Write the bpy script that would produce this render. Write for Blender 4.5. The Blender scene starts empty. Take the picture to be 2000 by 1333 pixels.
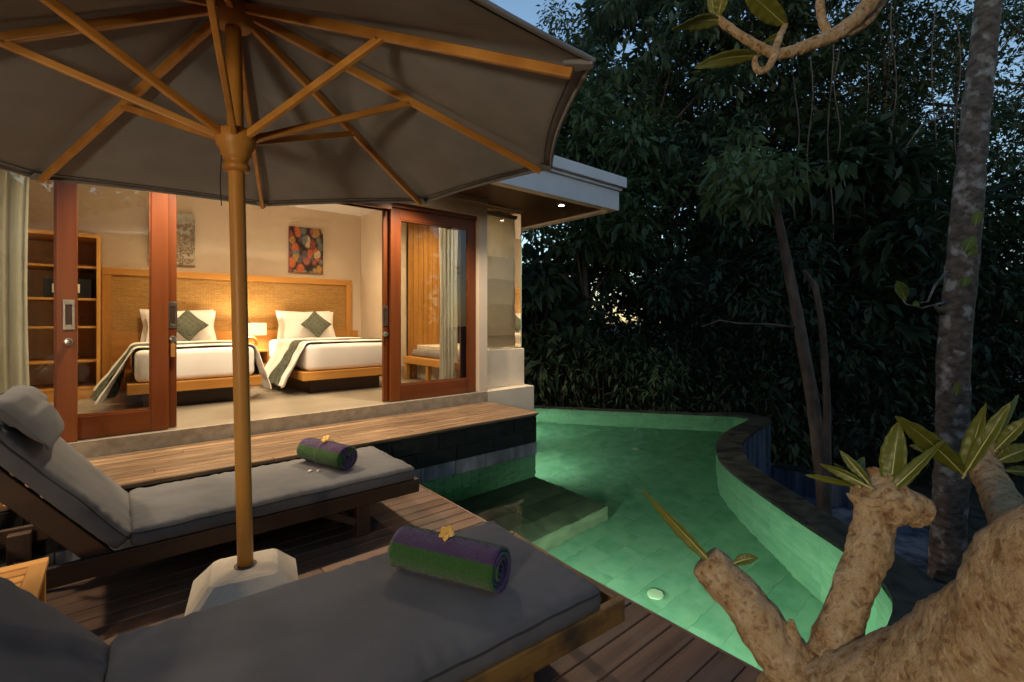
import bpy, math, random
import numpy as np
from mathutils import Vector, Matrix, noise as mnoise

random.seed(7); rng = np.random.default_rng(7)
R_ = math.radians
scene = bpy.context.scene
col = scene.collection

# ------------------------------------------------------------------ camera
CAMH, FPX, HOR = 1.47, 920.0, 623.0
TH = math.atan2(1095, 920)
FW = Vector((math.cos(TH), math.sin(TH), 0)); RT = Vector((math.sin(TH), -math.cos(TH), 0)); UP = Vector((0, 0, 1))
cd = bpy.data.cameras.new('camera'); cam = bpy.data.objects.new('camera', cd); col.objects.link(cam)
cam.location = (0, 0, CAMH); cam.rotation_euler = (R_(90), 0, TH - R_(90))
cd.sensor_width = 36; cd.lens = 36 * FPX / 2000; cd.shift_y = -(666.5 - HOR) / 2000
cd.clip_start = 0.02; cd.clip_end = 2000
scene.camera = cam

# ------------------------------------------------------------------ dusk sky
world = bpy.data.worlds.new('World'); scene.world = world; world.use_nodes = True
wn = world.node_tree; bg = wn.nodes['Background']
sky = wn.nodes.new('ShaderNodeTexSky'); sky.sky_type = 'NISHITA'; sky.sun_disc = False
sky.sun_elevation = R_(11.0); sky.sun_rotation = R_(220); sky.altitude = 100
sky.air_density = 1.1; sky.dust_density = 0.4; sky.ozone_density = 1.9
wn.links.new(sky.outputs[0], bg.inputs[0]); bg.inputs[1].default_value = 0.15
sl = bpy.data.lights.new('sun', 'SUN'); sl.energy = 0.02; sl.angle = R_(20); sl.color = (0.75, 0.85, 1.0)
so = bpy.data.objects.new('sun', sl); col.objects.link(so); so.rotation_euler = (R_(79), 0, R_(-40))

scene.view_settings.view_transform = 'Standard'; scene.view_settings.look = 'None'
scene.view_settings.exposure = 0.5; scene.view_settings.gamma = 1.0
cy = scene.cycles
cy.use_denoising = True; cy.max_bounces = 10; cy.diffuse_bounces = 5; cy.glossy_bounces = 4
cy.transmission_bounces = 8; cy.transparent_max_bounces = 16; cy.sample_clamp_indirect = 4.0
cy.caustics_reflective = False; cy.caustics_refractive = False; cy.blur_glossy = 0.3

def at(px, py, depth):
    "point in the place seen at a photo pixel, at a given distance"
    return Vector((0, 0, CAMH)) + (FW * FPX + RT * (px - 1000) + UP * (HOR - py)) * (depth / FPX)

# ------------------------------------------------------------------ materials
def srgb(r, g, b):
    f = lambda c: (c / 255 / 12.92) if c / 255 <= 0.04045 else ((c / 255 + 0.055) / 1.055) ** 2.4
    return (f(r), f(g), f(b), 1)
def c4(c): return tuple(c) + (1,) if len(c) == 3 else tuple(c)
MATS = {}
def mat(name, c1, c2=None, scale=6.0, stretch=(1, 1, 1), rough=0.6, bump=0.0, bscale=None, bstretch=None, rnd=0.0,
        metallic=0.0, spec=0.5, detail=6.0, c3=None, s3=1.2, lo=0.35, hi=0.65, sheen=0.0, coat=0.0, rr=0.0, c3lo=0.48, c3hi=0.68):
    if name in MATS: return MATS[name]
    m = bpy.data.materials.new(name); m.use_nodes = True; MATS[name] = m
    nt = m.node_tree; N = nt.nodes; L = nt.links; p = N['Principled BSDF']
    p.inputs['Roughness'].default_value = rough; p.inputs['Metallic'].default_value = metallic
    p.inputs['Specular IOR Level'].default_value = spec
    if sheen: p.inputs['Sheen Weight'].default_value = sheen; p.inputs['Sheen Roughness'].default_value = 0.6
    if coat: p.inputs['Coat Weight'].default_value = coat; p.inputs['Coat Roughness'].default_value = 0.15
    tc = N.new('ShaderNodeTexCoord'); mp = N.new('ShaderNodeMapping'); L.new(tc.outputs['Object'], mp.inputs[0])
    mp.inputs['Scale'].default_value = stretch
    oi = N.new('ShaderNodeObjectInfo')
    if rnd:
        cm = N.new('ShaderNodeCombineXYZ'); ml = N.new('ShaderNodeMath'); ml.operation = 'MULTIPLY'; ml.inputs[1].default_value = 37.0
        L.new(oi.outputs['Random'], ml.inputs[0])
        for i in range(3): L.new(ml.outputs[0], cm.inputs[i])
        L.new(cm.outputs[0], mp.inputs['Location'])
    colsock = None
    if c2 is not None:
        nz = N.new('ShaderNodeTexNoise'); nz.inputs['Scale'].default_value = scale; nz.inputs['Detail'].default_value = detail
        L.new(mp.outputs[0], nz.inputs['Vector'])
        cr = N.new('ShaderNodeValToRGB'); cr.color_ramp.elements[0].position = lo; cr.color_ramp.elements[1].position = hi
        cr.color_ramp.elements[0].color = c4(c1); cr.color_ramp.elements[1].color = c4(c2)
        L.new(nz.outputs[0], cr.inputs[0]); colsock = cr.outputs[0]
        if c3 is not None:
            n3 = N.new('ShaderNodeTexNoise'); n3.inputs['Scale'].default_value = s3; n3.inputs['Detail'].default_value = 5
            L.new(tc.outputs['Object'], n3.inputs['Vector'])
            r3 = N.new('ShaderNodeValToRGB'); r3.color_ramp.elements[0].position = c3lo; r3.color_ramp.elements[1].position = c3hi
            L.new(n3.outputs[0], r3.inputs[0])
            mx = N.new('ShaderNodeMixRGB'); L.new(r3.outputs[0], mx.inputs[0]); L.new(colsock, mx.inputs[1]); mx.inputs[2].default_value = c4(c3)
            colsock = mx.outputs[0]
        if rr:
            rm = N.new('ShaderNodeMapRange'); rm.inputs['To Min'].default_value = rough - rr; rm.inputs['To Max'].default_value = rough + rr
            L.new(nz.outputs[0], rm.inputs[0]); L.new(rm.outputs[0], p.inputs['Roughness'])
    if rnd:
        hs = N.new('ShaderNodeHueSaturation'); mr = N.new('ShaderNodeMapRange')
        mr.inputs['To Min'].default_value = 1 - rnd; mr.inputs['To Max'].default_value = 1 + rnd
        L.new(oi.outputs['Random'], mr.inputs[0]); L.new(mr.outputs[0], hs.inputs['Value'])
        if colsock: L.new(colsock, hs.inputs['Color'])
        else: hs.inputs['Color'].default_value = c4(c1)
        colsock = hs.outputs[0]
    if colsock: L.new(colsock, p.inputs['Base Color'])
    else: p.inputs['Base Color'].default_value = c4(c1)
    if bump:
        nb = N.new('ShaderNodeTexNoise'); nb.inputs['Scale'].default_value = bscale or scale * 3; nb.inputs['Detail'].default_value = 5
        if bstretch:
            m2 = N.new('ShaderNodeMapping'); m2.inputs['Scale'].default_value = bstretch; L.new(tc.outputs['Object'], m2.inputs[0]); L.new(m2.outputs[0], nb.inputs['Vector'])
        else: L.new(mp.outputs[0], nb.inputs['Vector'])
        bp = N.new('ShaderNodeBump'); bp.inputs['Strength'].default_value = bump; bp.inputs['Distance'].default_value = 0.01
        L.new(nb.outputs[0], bp.inputs['Height']); L.new(bp.outputs[0], p.inputs['Normal'])
    return m

def emis(name, c, s):
    if name in MATS: return MATS[name]
    m = bpy.data.materials.new(name); m.use_nodes = True; MATS[name] = m
    p = m.node_tree.nodes['Principled BSDF']; p.inputs['Base Color'].default_value = c4(c)
    p.inputs['Emission Color'].default_value = c4(c); p.inputs['Emission Strength'].default_value = s
    return m

def glass_thin(name, tint=(0.97, 0.98, 0.96), refl=1.0):
    m = bpy.data.materials.new(name); m.use_nodes = True; MATS[name] = m
    nt = m.node_tree; N = nt.nodes; L = nt.links; N.remove(N['Principled BSDF'])
    tr = N.new('ShaderNodeBsdfTransparent'); tr.inputs[0].default_value = c4(tint)
    gl = N.new('ShaderNodeBsdfGlossy'); gl.inputs['Roughness'].default_value = 0.0
    fr = N.new('ShaderNodeFresnel'); fr.inputs[0].default_value = 1.6
    mu = N.new('ShaderNodeMath'); mu.operation = 'MULTIPLY'; mu.inputs[1].default_value = refl; mu.use_clamp = True
    mx = N.new('ShaderNodeMixShader'); L.new(fr.outputs[0], mu.inputs[0]); L.new(mu.outputs[0], mx.inputs[0])
    L.new(tr.outputs[0], mx.inputs[1]); L.new(gl.outputs[0], mx.inputs[2])
    L.new(mx.outputs[0], N['Material Output'].inputs[0]); return m

def cloth(name, c, weave=900.0, bump=0.25, var=0.12, trans=0.0, sheen=0.15, rough=0.9):
    if name in MATS: return MATS[name]
    a = tuple(x * (1 - var) for x in c); b = tuple(x * (1 + var) for x in c)
    m = mat(name, a, b, scale=3.5, rough=rough, bump=bump, bscale=weave, spec=0.2, sheen=sheen)
    if trans:
        nt = m.node_tree; N = nt.nodes; L = nt.links; p = N['Principled BSDF']
        t = N.new('ShaderNodeBsdfTranslucent'); t.inputs[0].default_value = c4(c)
        mx = N.new('ShaderNodeMixShader'); mx.inputs[0].default_value = trans
        L.new(p.outputs[0], mx.inputs[1]); L.new(t.outputs[0], mx.inputs[2]); L.new(mx.outputs[0], N['Material Output'].inputs[0])
    return m

def wood(name, c1, c2, axis=0, rough=0.5, rnd=0.12, scale=9.0, bump=0.15, coat=0.0, c3=None, s3=1.2):
    st = [1.0, 1.0, 1.0]; st[axis] = 0.07
    return mat(name, c1, c2, scale=scale, stretch=tuple(st), rough=rough, rnd=rnd, bump=bump, bscale=scale * 4, detail=9.0, coat=coat, c3=c3, s3=s3, lo=0.3, hi=0.7, rr=0.08)

TEAKC = ((0.44, 0.18, 0.03), (0.64, 0.31, 0.065))
DOORC = ((0.11, 0.024, 0.004), (0.20, 0.052, 0.008))
BEDC = ((0.36, 0.155, 0.026), (0.54, 0.265, 0.06))
DARKC = ((0.030, 0.014, 0.007), (0.062, 0.030, 0.014))
M_teak = [wood('teak_%d' % i, *TEAKC, axis=i, rough=0.45, bump=0.1) for i in range(3)]
M_door = [wood('mahogany_%d' % i, *DOORC, axis=i, rough=0.38, bump=0.06, rnd=0.05) for i in range(3)]
M_bed = [wood('oak_%d' % i, *BEDC, axis=i, rough=0.45, bump=0.06, rnd=0.06) for i in range(3)]
M_dark = [wood('dark_wood_%d' % i, *DARKC, axis=i, rough=0.5, bump=0.12) for i in range(3)]
M_deck = wood('deck_wood', (0.085, 0.044, 0.026), (0.18, 0.10, 0.06), axis=0, rough=0.5, rnd=0.22, scale=14, bump=0.3, c3=(0.16, 0.11, 0.08), s3=1.6)
M_terr = wood('terrace_wood', (0.11, 0.056, 0.026), (0.40, 0.26, 0.145), axis=0, rough=0.5, rnd=0.25, scale=26, bump=0.5, c3=(0.22, 0.14, 0.08), s3=2.5)
M_cushion = cloth('grey_canvas', (0.106, 0.107, 0.112), weave=420, bump=0.45, var=0.16)
M_piping = cloth('dark_piping', (0.03, 0.028, 0.027), weave=1300, bump=0.2)
M_canopy = cloth('taupe_canvas', (0.262, 0.272, 0.285), weave=700, bump=0.2, trans=0.12)
M_plaster = mat('cream_plaster', (0.62, 0.52, 0.40), (0.67, 0.57, 0.44), scale=2.0, rough=0.85, bump=0.06, bscale=120)
M_white = mat('white_paint', (0.70, 0.69, 0.68), (0.75, 0.74, 0.73), scale=3, rough=0.7, bump=0.12, bscale=150)
M_plinth = mat('cream_render', (0.60, 0.52, 0.40), (0.68, 0.60, 0.47), scale=4, rough=0.8, bump=0.15, bscale=110)
M_floor = mat('polished_concrete', (0.20, 0.175, 0.135), (0.28, 0.245, 0.19), scale=1.6, rough=0.32, bump=0.02, bscale=40, rr=0.08)
M_sill = mat('sill_stone', (0.24, 0.20, 0.145), (0.36, 0.30, 0.22), scale=12, rough=0.75, bump=0.2, bscale=90)
M_black = mat('black_stone', (0.006, 0.0065, 0.0065), (0.018, 0.018, 0.017), scale=7, rough=0.6, bump=0.5, bscale=30, rnd=0.3, rr=0.15, spec=0.25)
M_limed = mat('limed_stone', (0.10, 0.11, 0.11), (0.30, 0.31, 0.31), scale=9, stretch=(1, 1, 0.35), rough=0.7, bump=0.3, bscale=60, rnd=0.2)
M_mortar = mat('mortar', (0.10, 0.10, 0.10), (0.16, 0.16, 0.155), scale=20, rough=0.9)
M_tile = mat('green_stone_tile', (0.155, 0.34, 0.23), (0.26, 0.45, 0.32), scale=5, rough=0.5, bump=0.1, bscale=50, rnd=0.05, c3=(0.25, 0.42, 0.27), s3=1.1)
M_tile2 = mat('grey_green_tile', (0.15, 0.17, 0.12), (0.26, 0.28, 0.20), scale=4, rough=0.5, bump=0.15, bscale=50, rnd=0.3)
M_grout = mat('pool_grout', (0.17, 0.35, 0.24), (0.25, 0.42, 0.30), scale=5, rough=0.6)
M_coping = mat('dark_coping', (0.010, 0.011, 0.009), (0.028, 0.030, 0.022), scale=8, rough=0.45, bump=0.3, bscale=50, rnd=0.3, rr=0.15)
M_wetwall = mat('wet_wall', (0.03, 0.045, 0.07), (0.12, 0.16, 0.22), scale=7, stretch=(1, 1, 0.08), rough=0.25, bump=0.2, bscale=25)
M_soil = mat('dark_soil', (0.010, 0.008, 0.006), (0.03, 0.025, 0.015), scale=3, rough=0.95, bump=0.6, bscale=10)
M_steel = mat('brushed_steel', (0.55, 0.50, 0.42), (0.66, 0.60, 0.5), scale=30, rough=0.3, metallic=1.0)
M_brass = mat('brass', (0.70, 0.45, 0.18), (0.8, 0.55, 0.25), scale=30, rough=0.3, metallic=1.0)
M_linen = cloth('white_linen', (0.76, 0.73, 0.69), weave=500, bump=0.08, var=0.03, sheen=0.1)
M_glass = glass_thin('door_glass', refl=1.5)
M_glass2 = glass_thin('window_glass')
M_stonebase = mat('cream_stone', (0.50, 0.43, 0.33), (0.60, 0.53, 0.41), scale=7, rough=0.8, bump=0.35, bscale=70)
M_curtain = cloth('pale_curtain', (0.78, 0.82, 0.79), weave=500, bump=0.1, trans=0.35)
M_blind = cloth('linen_blind', (0.52, 0.49, 0.38), weave=600, bump=0.15, trans=0.3)

# ------------------------------------------------------------------ mesh helpers
class MB:
    def __init__(s): s.v = []; s.f = []
    def add(s, vs, fs):
        o = len(s.v); s.v += [tuple(v) for v in vs]; s.f += [tuple(i + o for i in f) for f in fs]; return s
    def box(s, x0, x1, y0, y1, z0, z1):
        return s.add([(x0, y0, z0), (x1, y0, z0), (x1, y1, z0), (x0, y1, z0), (x0, y0, z1), (x1, y0, z1), (x1, y1, z1), (x0, y1, z1)],
                     [(0, 3, 2, 1), (4, 5, 6, 7), (0, 1, 5, 4), (1, 2, 6, 5), (2, 3, 7, 6), (3, 0, 4, 7)])
    def bar(s, a, b, w, h, up=(0, 0, 1), w2=None, h2=None):
        a = Vector(a); b = Vector(b); d = (b - a).normalized(); u = Vector(up)
        sd = d.cross(u)
        if sd.length < 1e-4: sd = d.cross(Vector((1, 0, 0)))
        sd.normalize(); u = sd.cross(d).normalized(); w2 = w if w2 is None else w2; h2 = h if h2 is None else h2
        vs = []
        for p, ww, hh in ((a, w, h), (b, w2, h2)):
            for i, j in ((-1, -1), (1, -1), (1, 1), (-1, 1)): vs.append(p + sd * (i * ww / 2) + u * (j * hh / 2))
        return s.add(vs, [(3, 2, 1, 0), (4, 5, 6, 7), (0, 1, 5, 4), (1, 2, 6, 5), (2, 3, 7, 6), (3, 0, 4, 7)])
    def tube(s, pts, rad, n=10, caps=True, jit=0.0, seed=0, jscale=9.0, sy=1.0, knob=0.0):
        pts = [Vector(p) for p in pts]; k = len(pts)
        if not hasattr(rad, '__len__'): rad = [rad] * k
        t0 = (pts[1] - pts[0]).normalized(); ref = Vector((0, 0, 1)) if abs(t0.z) < 0.9 else Vector((1, 0, 0))
        u = t0.cross(ref).normalized(); vs = []
        for i in range(k):
            t = (pts[min(i + 1, k - 1)] - pts[max(i - 1, 0)]).normalized()
            u = (u - t * u.dot(t)).normalized(); w = t.cross(u)
            for j in range(n):
                a = 2 * math.pi * j / n; d = u * math.cos(a) + w * math.sin(a) * sy; r = rad[i]
                if jit:
                    q = (pts[i] + d * r) * jscale + Vector((seed, 0, 0)); r *= 1 + jit * mnoise.noise(q) + jit * 0.5 * mnoise.noise(q * 2.7) + jit * 0.4 * mnoise.noise(q * 6.1)
                    if knob: r *= 1 + knob * max(0.0, mnoise.noise(q * 1.7 + Vector((3, 1, seed))) - 0.12) * 1.6 - knob * 0.5 * max(0.0, mnoise.noise(q * 3.9) - 0.2)
                vs.append(pts[i] + d * r)
        fs = [(i * n + j, i * n + (j + 1) % n, (i + 1) * n + (j + 1) % n, (i + 1) * n + j) for i in range(k - 1) for j in range(n)]
        if caps: fs += [tuple(reversed(range(n))), tuple(range((k - 1) * n, k * n))]
        return s.add(vs, fs)
    def lathe(s, prof, c=(0, 0, 0), n=24, caps=True):
        vs = []; k = len(prof)
        for r, z in prof:
            for j in range(n): a = 2 * math.pi * j / n; vs.append((c[0] + r * math.cos(a), c[1] + r * math.sin(a), c[2] + z))
        fs = [(i * n + j, i * n + (j + 1) % n, (i + 1) * n + (j + 1) % n, (i + 1) * n + j) for i in range(k - 1) for j in range(n)]
        if caps: fs += [tuple(reversed(range(n))), tuple(range((k - 1) * n, k * n))]
        return s.add(vs, fs)
    def prism(s, poly, z0, z1):
        n = len(poly)
        vs = [(x, y, z0) for x, y in poly] + [(x, y, z1) for x, y in poly]
        return s.add(vs, [tuple(reversed(range(n))), tuple(range(n, 2 * n))] + [(i, (i + 1) % n, n + (i + 1) % n, n + i) for i in range(n)])
    def grid(s, fn, nu, nv, closed_u=False):
        vs = [fn(i / nu, j / nv) for i in range(nu + (0 if closed_u else 1)) for j in range(nv + 1)]
        m = nv + 1; K = nu if closed_u else nu + 1
        fs = [(i * m + j, ((i + 1) % K) * m + j, ((i + 1) % K) * m + j + 1, i * m + j + 1) for i in range(nu) for j in range(nv)]
        return s.add(vs, fs)
    def rot(s, mx):
        s.v = [tuple(mx @ Vector(v)) for v in s.v]; return s
    def mesh(s, name, m, smooth=False):
        me = bpy.data.meshes.new(name); me.from_pydata(s.v, [], s.f); me.validate()
        if m: me.materials.append(m)
        if smooth: me.polygons.foreach_set('use_smooth', [True] * len(me.polygons))
        return me
    def build(s, name, m, parent=None, smooth=False, bevel=0.0, world=False, subd=0, solid=0.0, seg=2):
        if world and parent is not None:
            o = parent.location; p = parent.parent
            off = Vector(parent.location) + (Vector(p.location) if p else Vector((0, 0, 0)))
            s.v = [tuple(Vector(v) - off) for v in s.v]
        ob = bpy.data.objects.new(name, s.mesh(name, m, smooth)); col.objects.link(ob)
        if parent is not None: ob.parent = parent
        if solid:
            md = ob.modifiers.new('solid', 'SOLIDIFY'); md.thickness = solid; md.offset = 0
        if bevel:
            md = ob.modifiers.new('bevel', 'BEVEL'); md.width = bevel; md.segments = seg; md.limit_method = 'ANGLE'; md.angle_limit = R_(40)
        if subd:
            md = ob.modifiers.new('sub', 'SUBSURF'); md.levels = subd; md.render_levels = subd
        return ob

def tag(o, label=None, cat=None, group=None, kind=None):
    if label: o['label'] = label
    if cat: o['category'] = cat
    if group: o['group'] = group
    if kind: o['kind'] = kind
    return o
def thing(name, label, cat, loc=(0, 0, 0), rz=0.0, group=None):
    o = bpy.data.objects.new(name, None); col.objects.link(o); o.location = loc; o.rotation_euler = (0, 0, rz); o.empty_display_size = 0.1
    return tag(o, label, cat, group)
def struct(name, mb, m, **k): return tag(mb.build(name, m, **k), kind='structure')
def piece(name, me, parent, loc=(0, 0, 0), rot=(0, 0, 0), scale=(1, 1, 1)):
    o = bpy.data.objects.new(name, me); col.objects.link(o); o.parent = parent; o.location = loc; o.rotation_euler = rot; o.scale = scale; return o
def light(kind, name, parent, loc, power, color, size=0.05, spot=None, blend=0.5, aim=(0, 0, -1)):
    ld = bpy.data.lights.new(name, kind); ld.energy = power; ld.color = color
    if kind in ('POINT', 'SPOT'): ld.shadow_soft_size = size
    if kind == 'SPOT': ld.spot_size = R_(spot); ld.spot_blend = blend
    o = bpy.data.objects.new(name, ld); col.objects.link(o); o.parent = parent; o.location = loc
    o.rotation_euler = Vector(aim).to_track_quat('-Z', 'Y').to_euler(); return o
WARM = (1.0, 0.79, 0.54); WARM2 = (1.0, 0.74, 0.45)

# ================================================================== THE SETTING
struct('ground', MB().box(-150, 250, -150, 250, -2.2, -1.7), M_soil)
TZ, FZ, WZ = 0.43, 0.55, -0.03          # terrace top, room floor, water
Y_F = 4.75                              # villa front
# solid base below deck and villa
struct('deck_foundation', MB().box(-4.2, 1.98, -0.42, 3.80, -1.7, -0.06), M_black)
struct('terrace_foundation', MB().box(-4.2, 3.53, 3.87, 4.745, -1.7, 0.395), M_mortar)
struct('planting_bed', MB().box(-4.2, 6.5, -4.0, -0.45, -1.7, -0.02), M_soil)

# lower deck planks
def plank_mesh(name, L, w, t, m):
    return MB().box(-L / 2, L / 2, -w / 2, w / 2, -t, 0).mesh(name, m)
dk = tag(MB().box(-4.2, 2.03, -0.40, 3.79, -0.055, -0.035).build('deck', M_dark[0]), kind='structure')
pw = 0.116
y = 3.79 - pw / 2; i = 0
while y > -0.40:
    cut = -1.2 + random.random() * 2.6
    if i % 3 == 0: cut = -3.0 + random.random() * 1.6
    for x0, x1 in ((-4.2, cut - 0.002), (cut + 0.002, 2.045)):
        me = plank_mesh('plank', x1 - x0, pw - 0.007, 0.028, M_deck)
        o = piece('plank', me, dk, ((x0 + x1) / 2, y, 0.0 + random.uniform(-0.0008, 0.0008)))
        md = o.modifiers.new('b', 'BEVEL'); md.width = 0.003; md.segments = 1
    y -= pw; i += 1
MB().box(2.048, 2.066, -0.42, 3.80, -0.06, -0.001).build('edge_board', M_deck, dk, bevel=0.003)

# upper terrace planks
tr = tag(MB().box(-4.2, 3.56, 3.86, 4.735, 0.396, 0.405).build('terrace', M_dark[0]), kind='structure')
pw2 = 0.0905; y = 3.815 + pw2 / 2
for i in range(10):
    cut = [0.9, 2.1, 0.2, 1.5, -0.6, 2.6, 1.1, 0.4, 1.9, -0.2][i]
    for x0, x1 in ((-4.2, cut - 0.002), (cut + 0.002, 3.592)):
        mb = MB(); n = 5; w = pw2 - 0.006
        L = x1 - x0                                       # a grooved board
        prof = []
        for k in range(n):
            a = -w / 2 + w * k / n; b = -w / 2 + w * (k + 1) / n; g = 0.0022
            prof += [(a + g, -0.0035), (a + g * 1.5, 0), (b - g * 1.5, 0), (b - g, -0.0035)]
        prof = [(-w / 2, -0.026), (-w / 2, -0.004)] + prof + [(w / 2, -0.004), (w / 2, -0.026)]
        m = len(prof)
        mb.add([(-L / 2, a, b) for a, b in prof] + [(L / 2, a, b) for a, b in prof],
               [(k, (k + 1) % m, m + (k + 1) % m, m + k) for k in range(m)] + [tuple(range(m)), tuple(reversed(range(m, 2 * m)))])
        piece('plank', mb.mesh('plank', M_terr), tr, ((x0 + x1) / 2, y, TZ))
    y += pw2
# black stone wall under the terrace, facing the deck and the pool
tw = tag(MB().box(-4.2, 3.535, 3.845, 3.868, -1.3, 0.395).build('terrace_wall', M_mortar), kind='structure')
rows = [(0.385, 0.405, 0.0), (0.245, 0.38, 0.30), (0.105, 0.24, 0.0), (-0.035, 0.10, 0.17)]
for ri, (z0, z1, ox) in enumerate(rows):
    x = -1.2 + ox; bw = 0.46 if ri < 3 else 0.34
    while x < 3.57:
        w = bw * random.uniform(0.9, 1.12); x1 = min(x + w, 3.572)
        if x1 - x > 0.05:
            mb = MB().box(x + 0.003, x1 - 0.002, 3.826 + random.uniform(-0.003, 0.002), 3.850, z0 + 0.002, z1 - 0.001)
            mb.build('stone_block', M_limed if ri == 3 else M_black, tw, bevel=0.003, world=True)
        x = x1
MB().box(3.538, 3.572, 3.852, 4.745, -0.035, 0.395).build('end_block', M_black, tw, bevel=0.003, world=True)

# ------------------------------------------------------------------ pool
PF = -1.02
curve = [(4.42, 7.05), (4.60, 6.89), (5.37, 5.85), (6.36, 4.51), (7.00, 3.64), (7.22, 3.36), (7.30, 3.20), (7.22, 3.08), (6.95, 3.03), (6.43, 2.97), (5.95, 2.88),
         (5.55, 2.76), (5.13, 2.55), (4.80, 2.34), (4.50, 2.05), (4.21, 1.72), (3.86, 1.30), (3.61, 0.97), (3.44, 0.79), (3.30, 0.68), (3.15, 0.61), (3.00, 0.58), (2.6, 0.56), (2.07, 0.55)]
def resample(pts, step):
    pts = [Vector(p).to_2d() for p in pts]
    # catmull-rom then equal steps
    dense = []
    for i in range(len(pts) - 1):
        p0 = pts[max(i - 1, 0)]; p1 = pts[i]; p2 = pts[i + 1]; p3 = pts[min(i + 2, len(pts) - 1)]
        for k in range(12):
            t = k / 12; dense.append(0.5 * ((2 * p1) + (-p0 + p2) * t + (2 * p0 - 5 * p1 + 4 * p2 - p3) * t * t + (-p0 + 3 * p1 - 3 * p2 + p3) * t ** 3))
    dense.append(pts[-1]); out = [dense[0]]; acc = 0
    for a, b in zip(dense, dense[1:]):
        acc += (b - a).length
        if acc >= step: out.append(b); acc = 0
    out.append(dense[-1]); return out
cv = resample([(a, b, 0) for a, b in curve], 0.125)
def nrm(i, c):
    d = (c[min(i + 1, len(c) - 1)] - c[max(i - 1, 0)]).normalized(); return Vector((-d.y, d.x))   # left of travel = outside the water
def outn(i): return nrm(i, cv)
def wid(i): return 0.07 if cv[i].y > 3.75 else 0.07 + 0.19 * min(1, (3.75 - cv[i].y) / 0.5)
poly = [(2.07, 3.826), (3.56, 3.826), (3.56, 4.77), (4.42, 4.77)] + [(p.x, p.y) for p in cv]
poly2 = poly
def inside(x, y):
    c = False; n = len(poly2); j = n - 1
    for i in range(n):
        xi, yi = poly2[i]; xj, yj = poly2[j]
        if (yi > y) != (yj > y) and x < (xj - xi) * (y - yi) / (yj - yi) + xi: c = not c
        j = i
    return c
pf = struct('pool_floor', MB().prism(list(reversed(poly)), PF - 0.25, PF - 0.012), M_grout)
tw_, tl_ = 0.21, 0.42
tmesh = [MB().box(-tl_ / 2 + 0.0008, tl_ / 2 - 0.0008, -tw_ / 2 + 0.0008, tw_ / 2 - 0.0008, 0, 0.012).mesh('tile', M_tile) for _ in range(1)]
j = 0; yy = 0.45
while yy < 6.6:
    xx = 2.05 + (0.21 if j % 2 else 0.0)
    while xx < 7.4:
        if inside(xx, yy): piece('tile', tmesh[0], pf, (xx, yy, PF - 0.020 + random.uniform(-0.001, 0.001)))
        xx += tl_
    yy += tw_; j += 1
# walls: curved wall with coping, straight walls
pwall = MB(); n = len(cv)
o2 = 0.30
vs = []
for i, p in enumerate(cv):
    q = p + outn(i) * 0.014; r = p + outn(i) * wid(i)
    vs += [(q.x, q.y, PF - 0.2), (q.x, q.y, -0.045), (r.x, r.y, -0.045), (r.x, r.y, -1.72)]
pwall.add(vs, [(4 * i + k, 4 * i + k + 1, 4 * i + 5 + k, 4 * i + 4 + k) for i in range(n - 1) for k in range(3)])
pw_o = tag(pwall.build('pool_wall', M_grout), kind='structure')
out = MB(); vs = []
for i, p in enumerate(cv):
    r = p + outn(i) * (wid(i) + 0.004); vs += [(r.x, r.y, -0.05), (r.x, r.y, -1.74)]
out.add(vs, [(2 * i, 2 * i + 1, 2 * i + 3, 2 * i + 2) for i in range(n - 1)]).build('outer_face', M_wetwall, pw_o, solid=0.004)
# coping stones
k = 0
while k < n - 1:
    e = min(k + random.choice((3, 4)), n - 1); mb = MB(); vs = []
    for i in range(k, e + 1):
        a = cv[i] - outn(i) * 0.006; b = cv[i] + outn(i) * (wid(i) + 0.02)
        if i == k: d = (cv[i + 1] - cv[i]).normalized() * 0.004; a = a + d; b = b + d
        vs += [(a.x, a.y, -0.043), (a.x, a.y, -0.008), (b.x, b.y, -0.004), (b.x, b.y, -0.043)]
    m = e - k + 1
    mb.add(vs, [(4 * i + q, 4 * i + (q + 1) % 4, 4 * i + 4 + (q + 1) % 4, 4 * i + 4 + q) for i in range(m - 1) for q in range(4)] + [(3, 2, 1, 0), tuple(4 * (m - 1) + q for q in range(4))])
    mb.build('coping_stone', M_coping, pw_o); k = e
# wall tiles, two segments of the fine curve each
tz = 0.125; rows_n = 9
k = 0
cols = list(range(0, n - 2, 2))
for ci, k in enumerate(cols):
    a = cv[k]; b = cv[min(k + 2, n - 1)]; d = (b - a); L = d.length; ang = math.atan2(d.y, d.x); mid = (a + b) / 2
    far = a.y > 3.3
    step = 2 if far else 1
    me = MB().box(-L / 2 + 0.001, L / 2 - 0.001, -0.002, 0.012, 0.001 - tz * step, -0.001).mesh('wall_tile', M_tile)
    for r in range(0, rows_n, step):
        piece('tile', me, pw_o, (mid.x, mid.y, -0.045 - r * tz), (0, 0, ang + random.uniform(-0.002, 0.002)))
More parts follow.
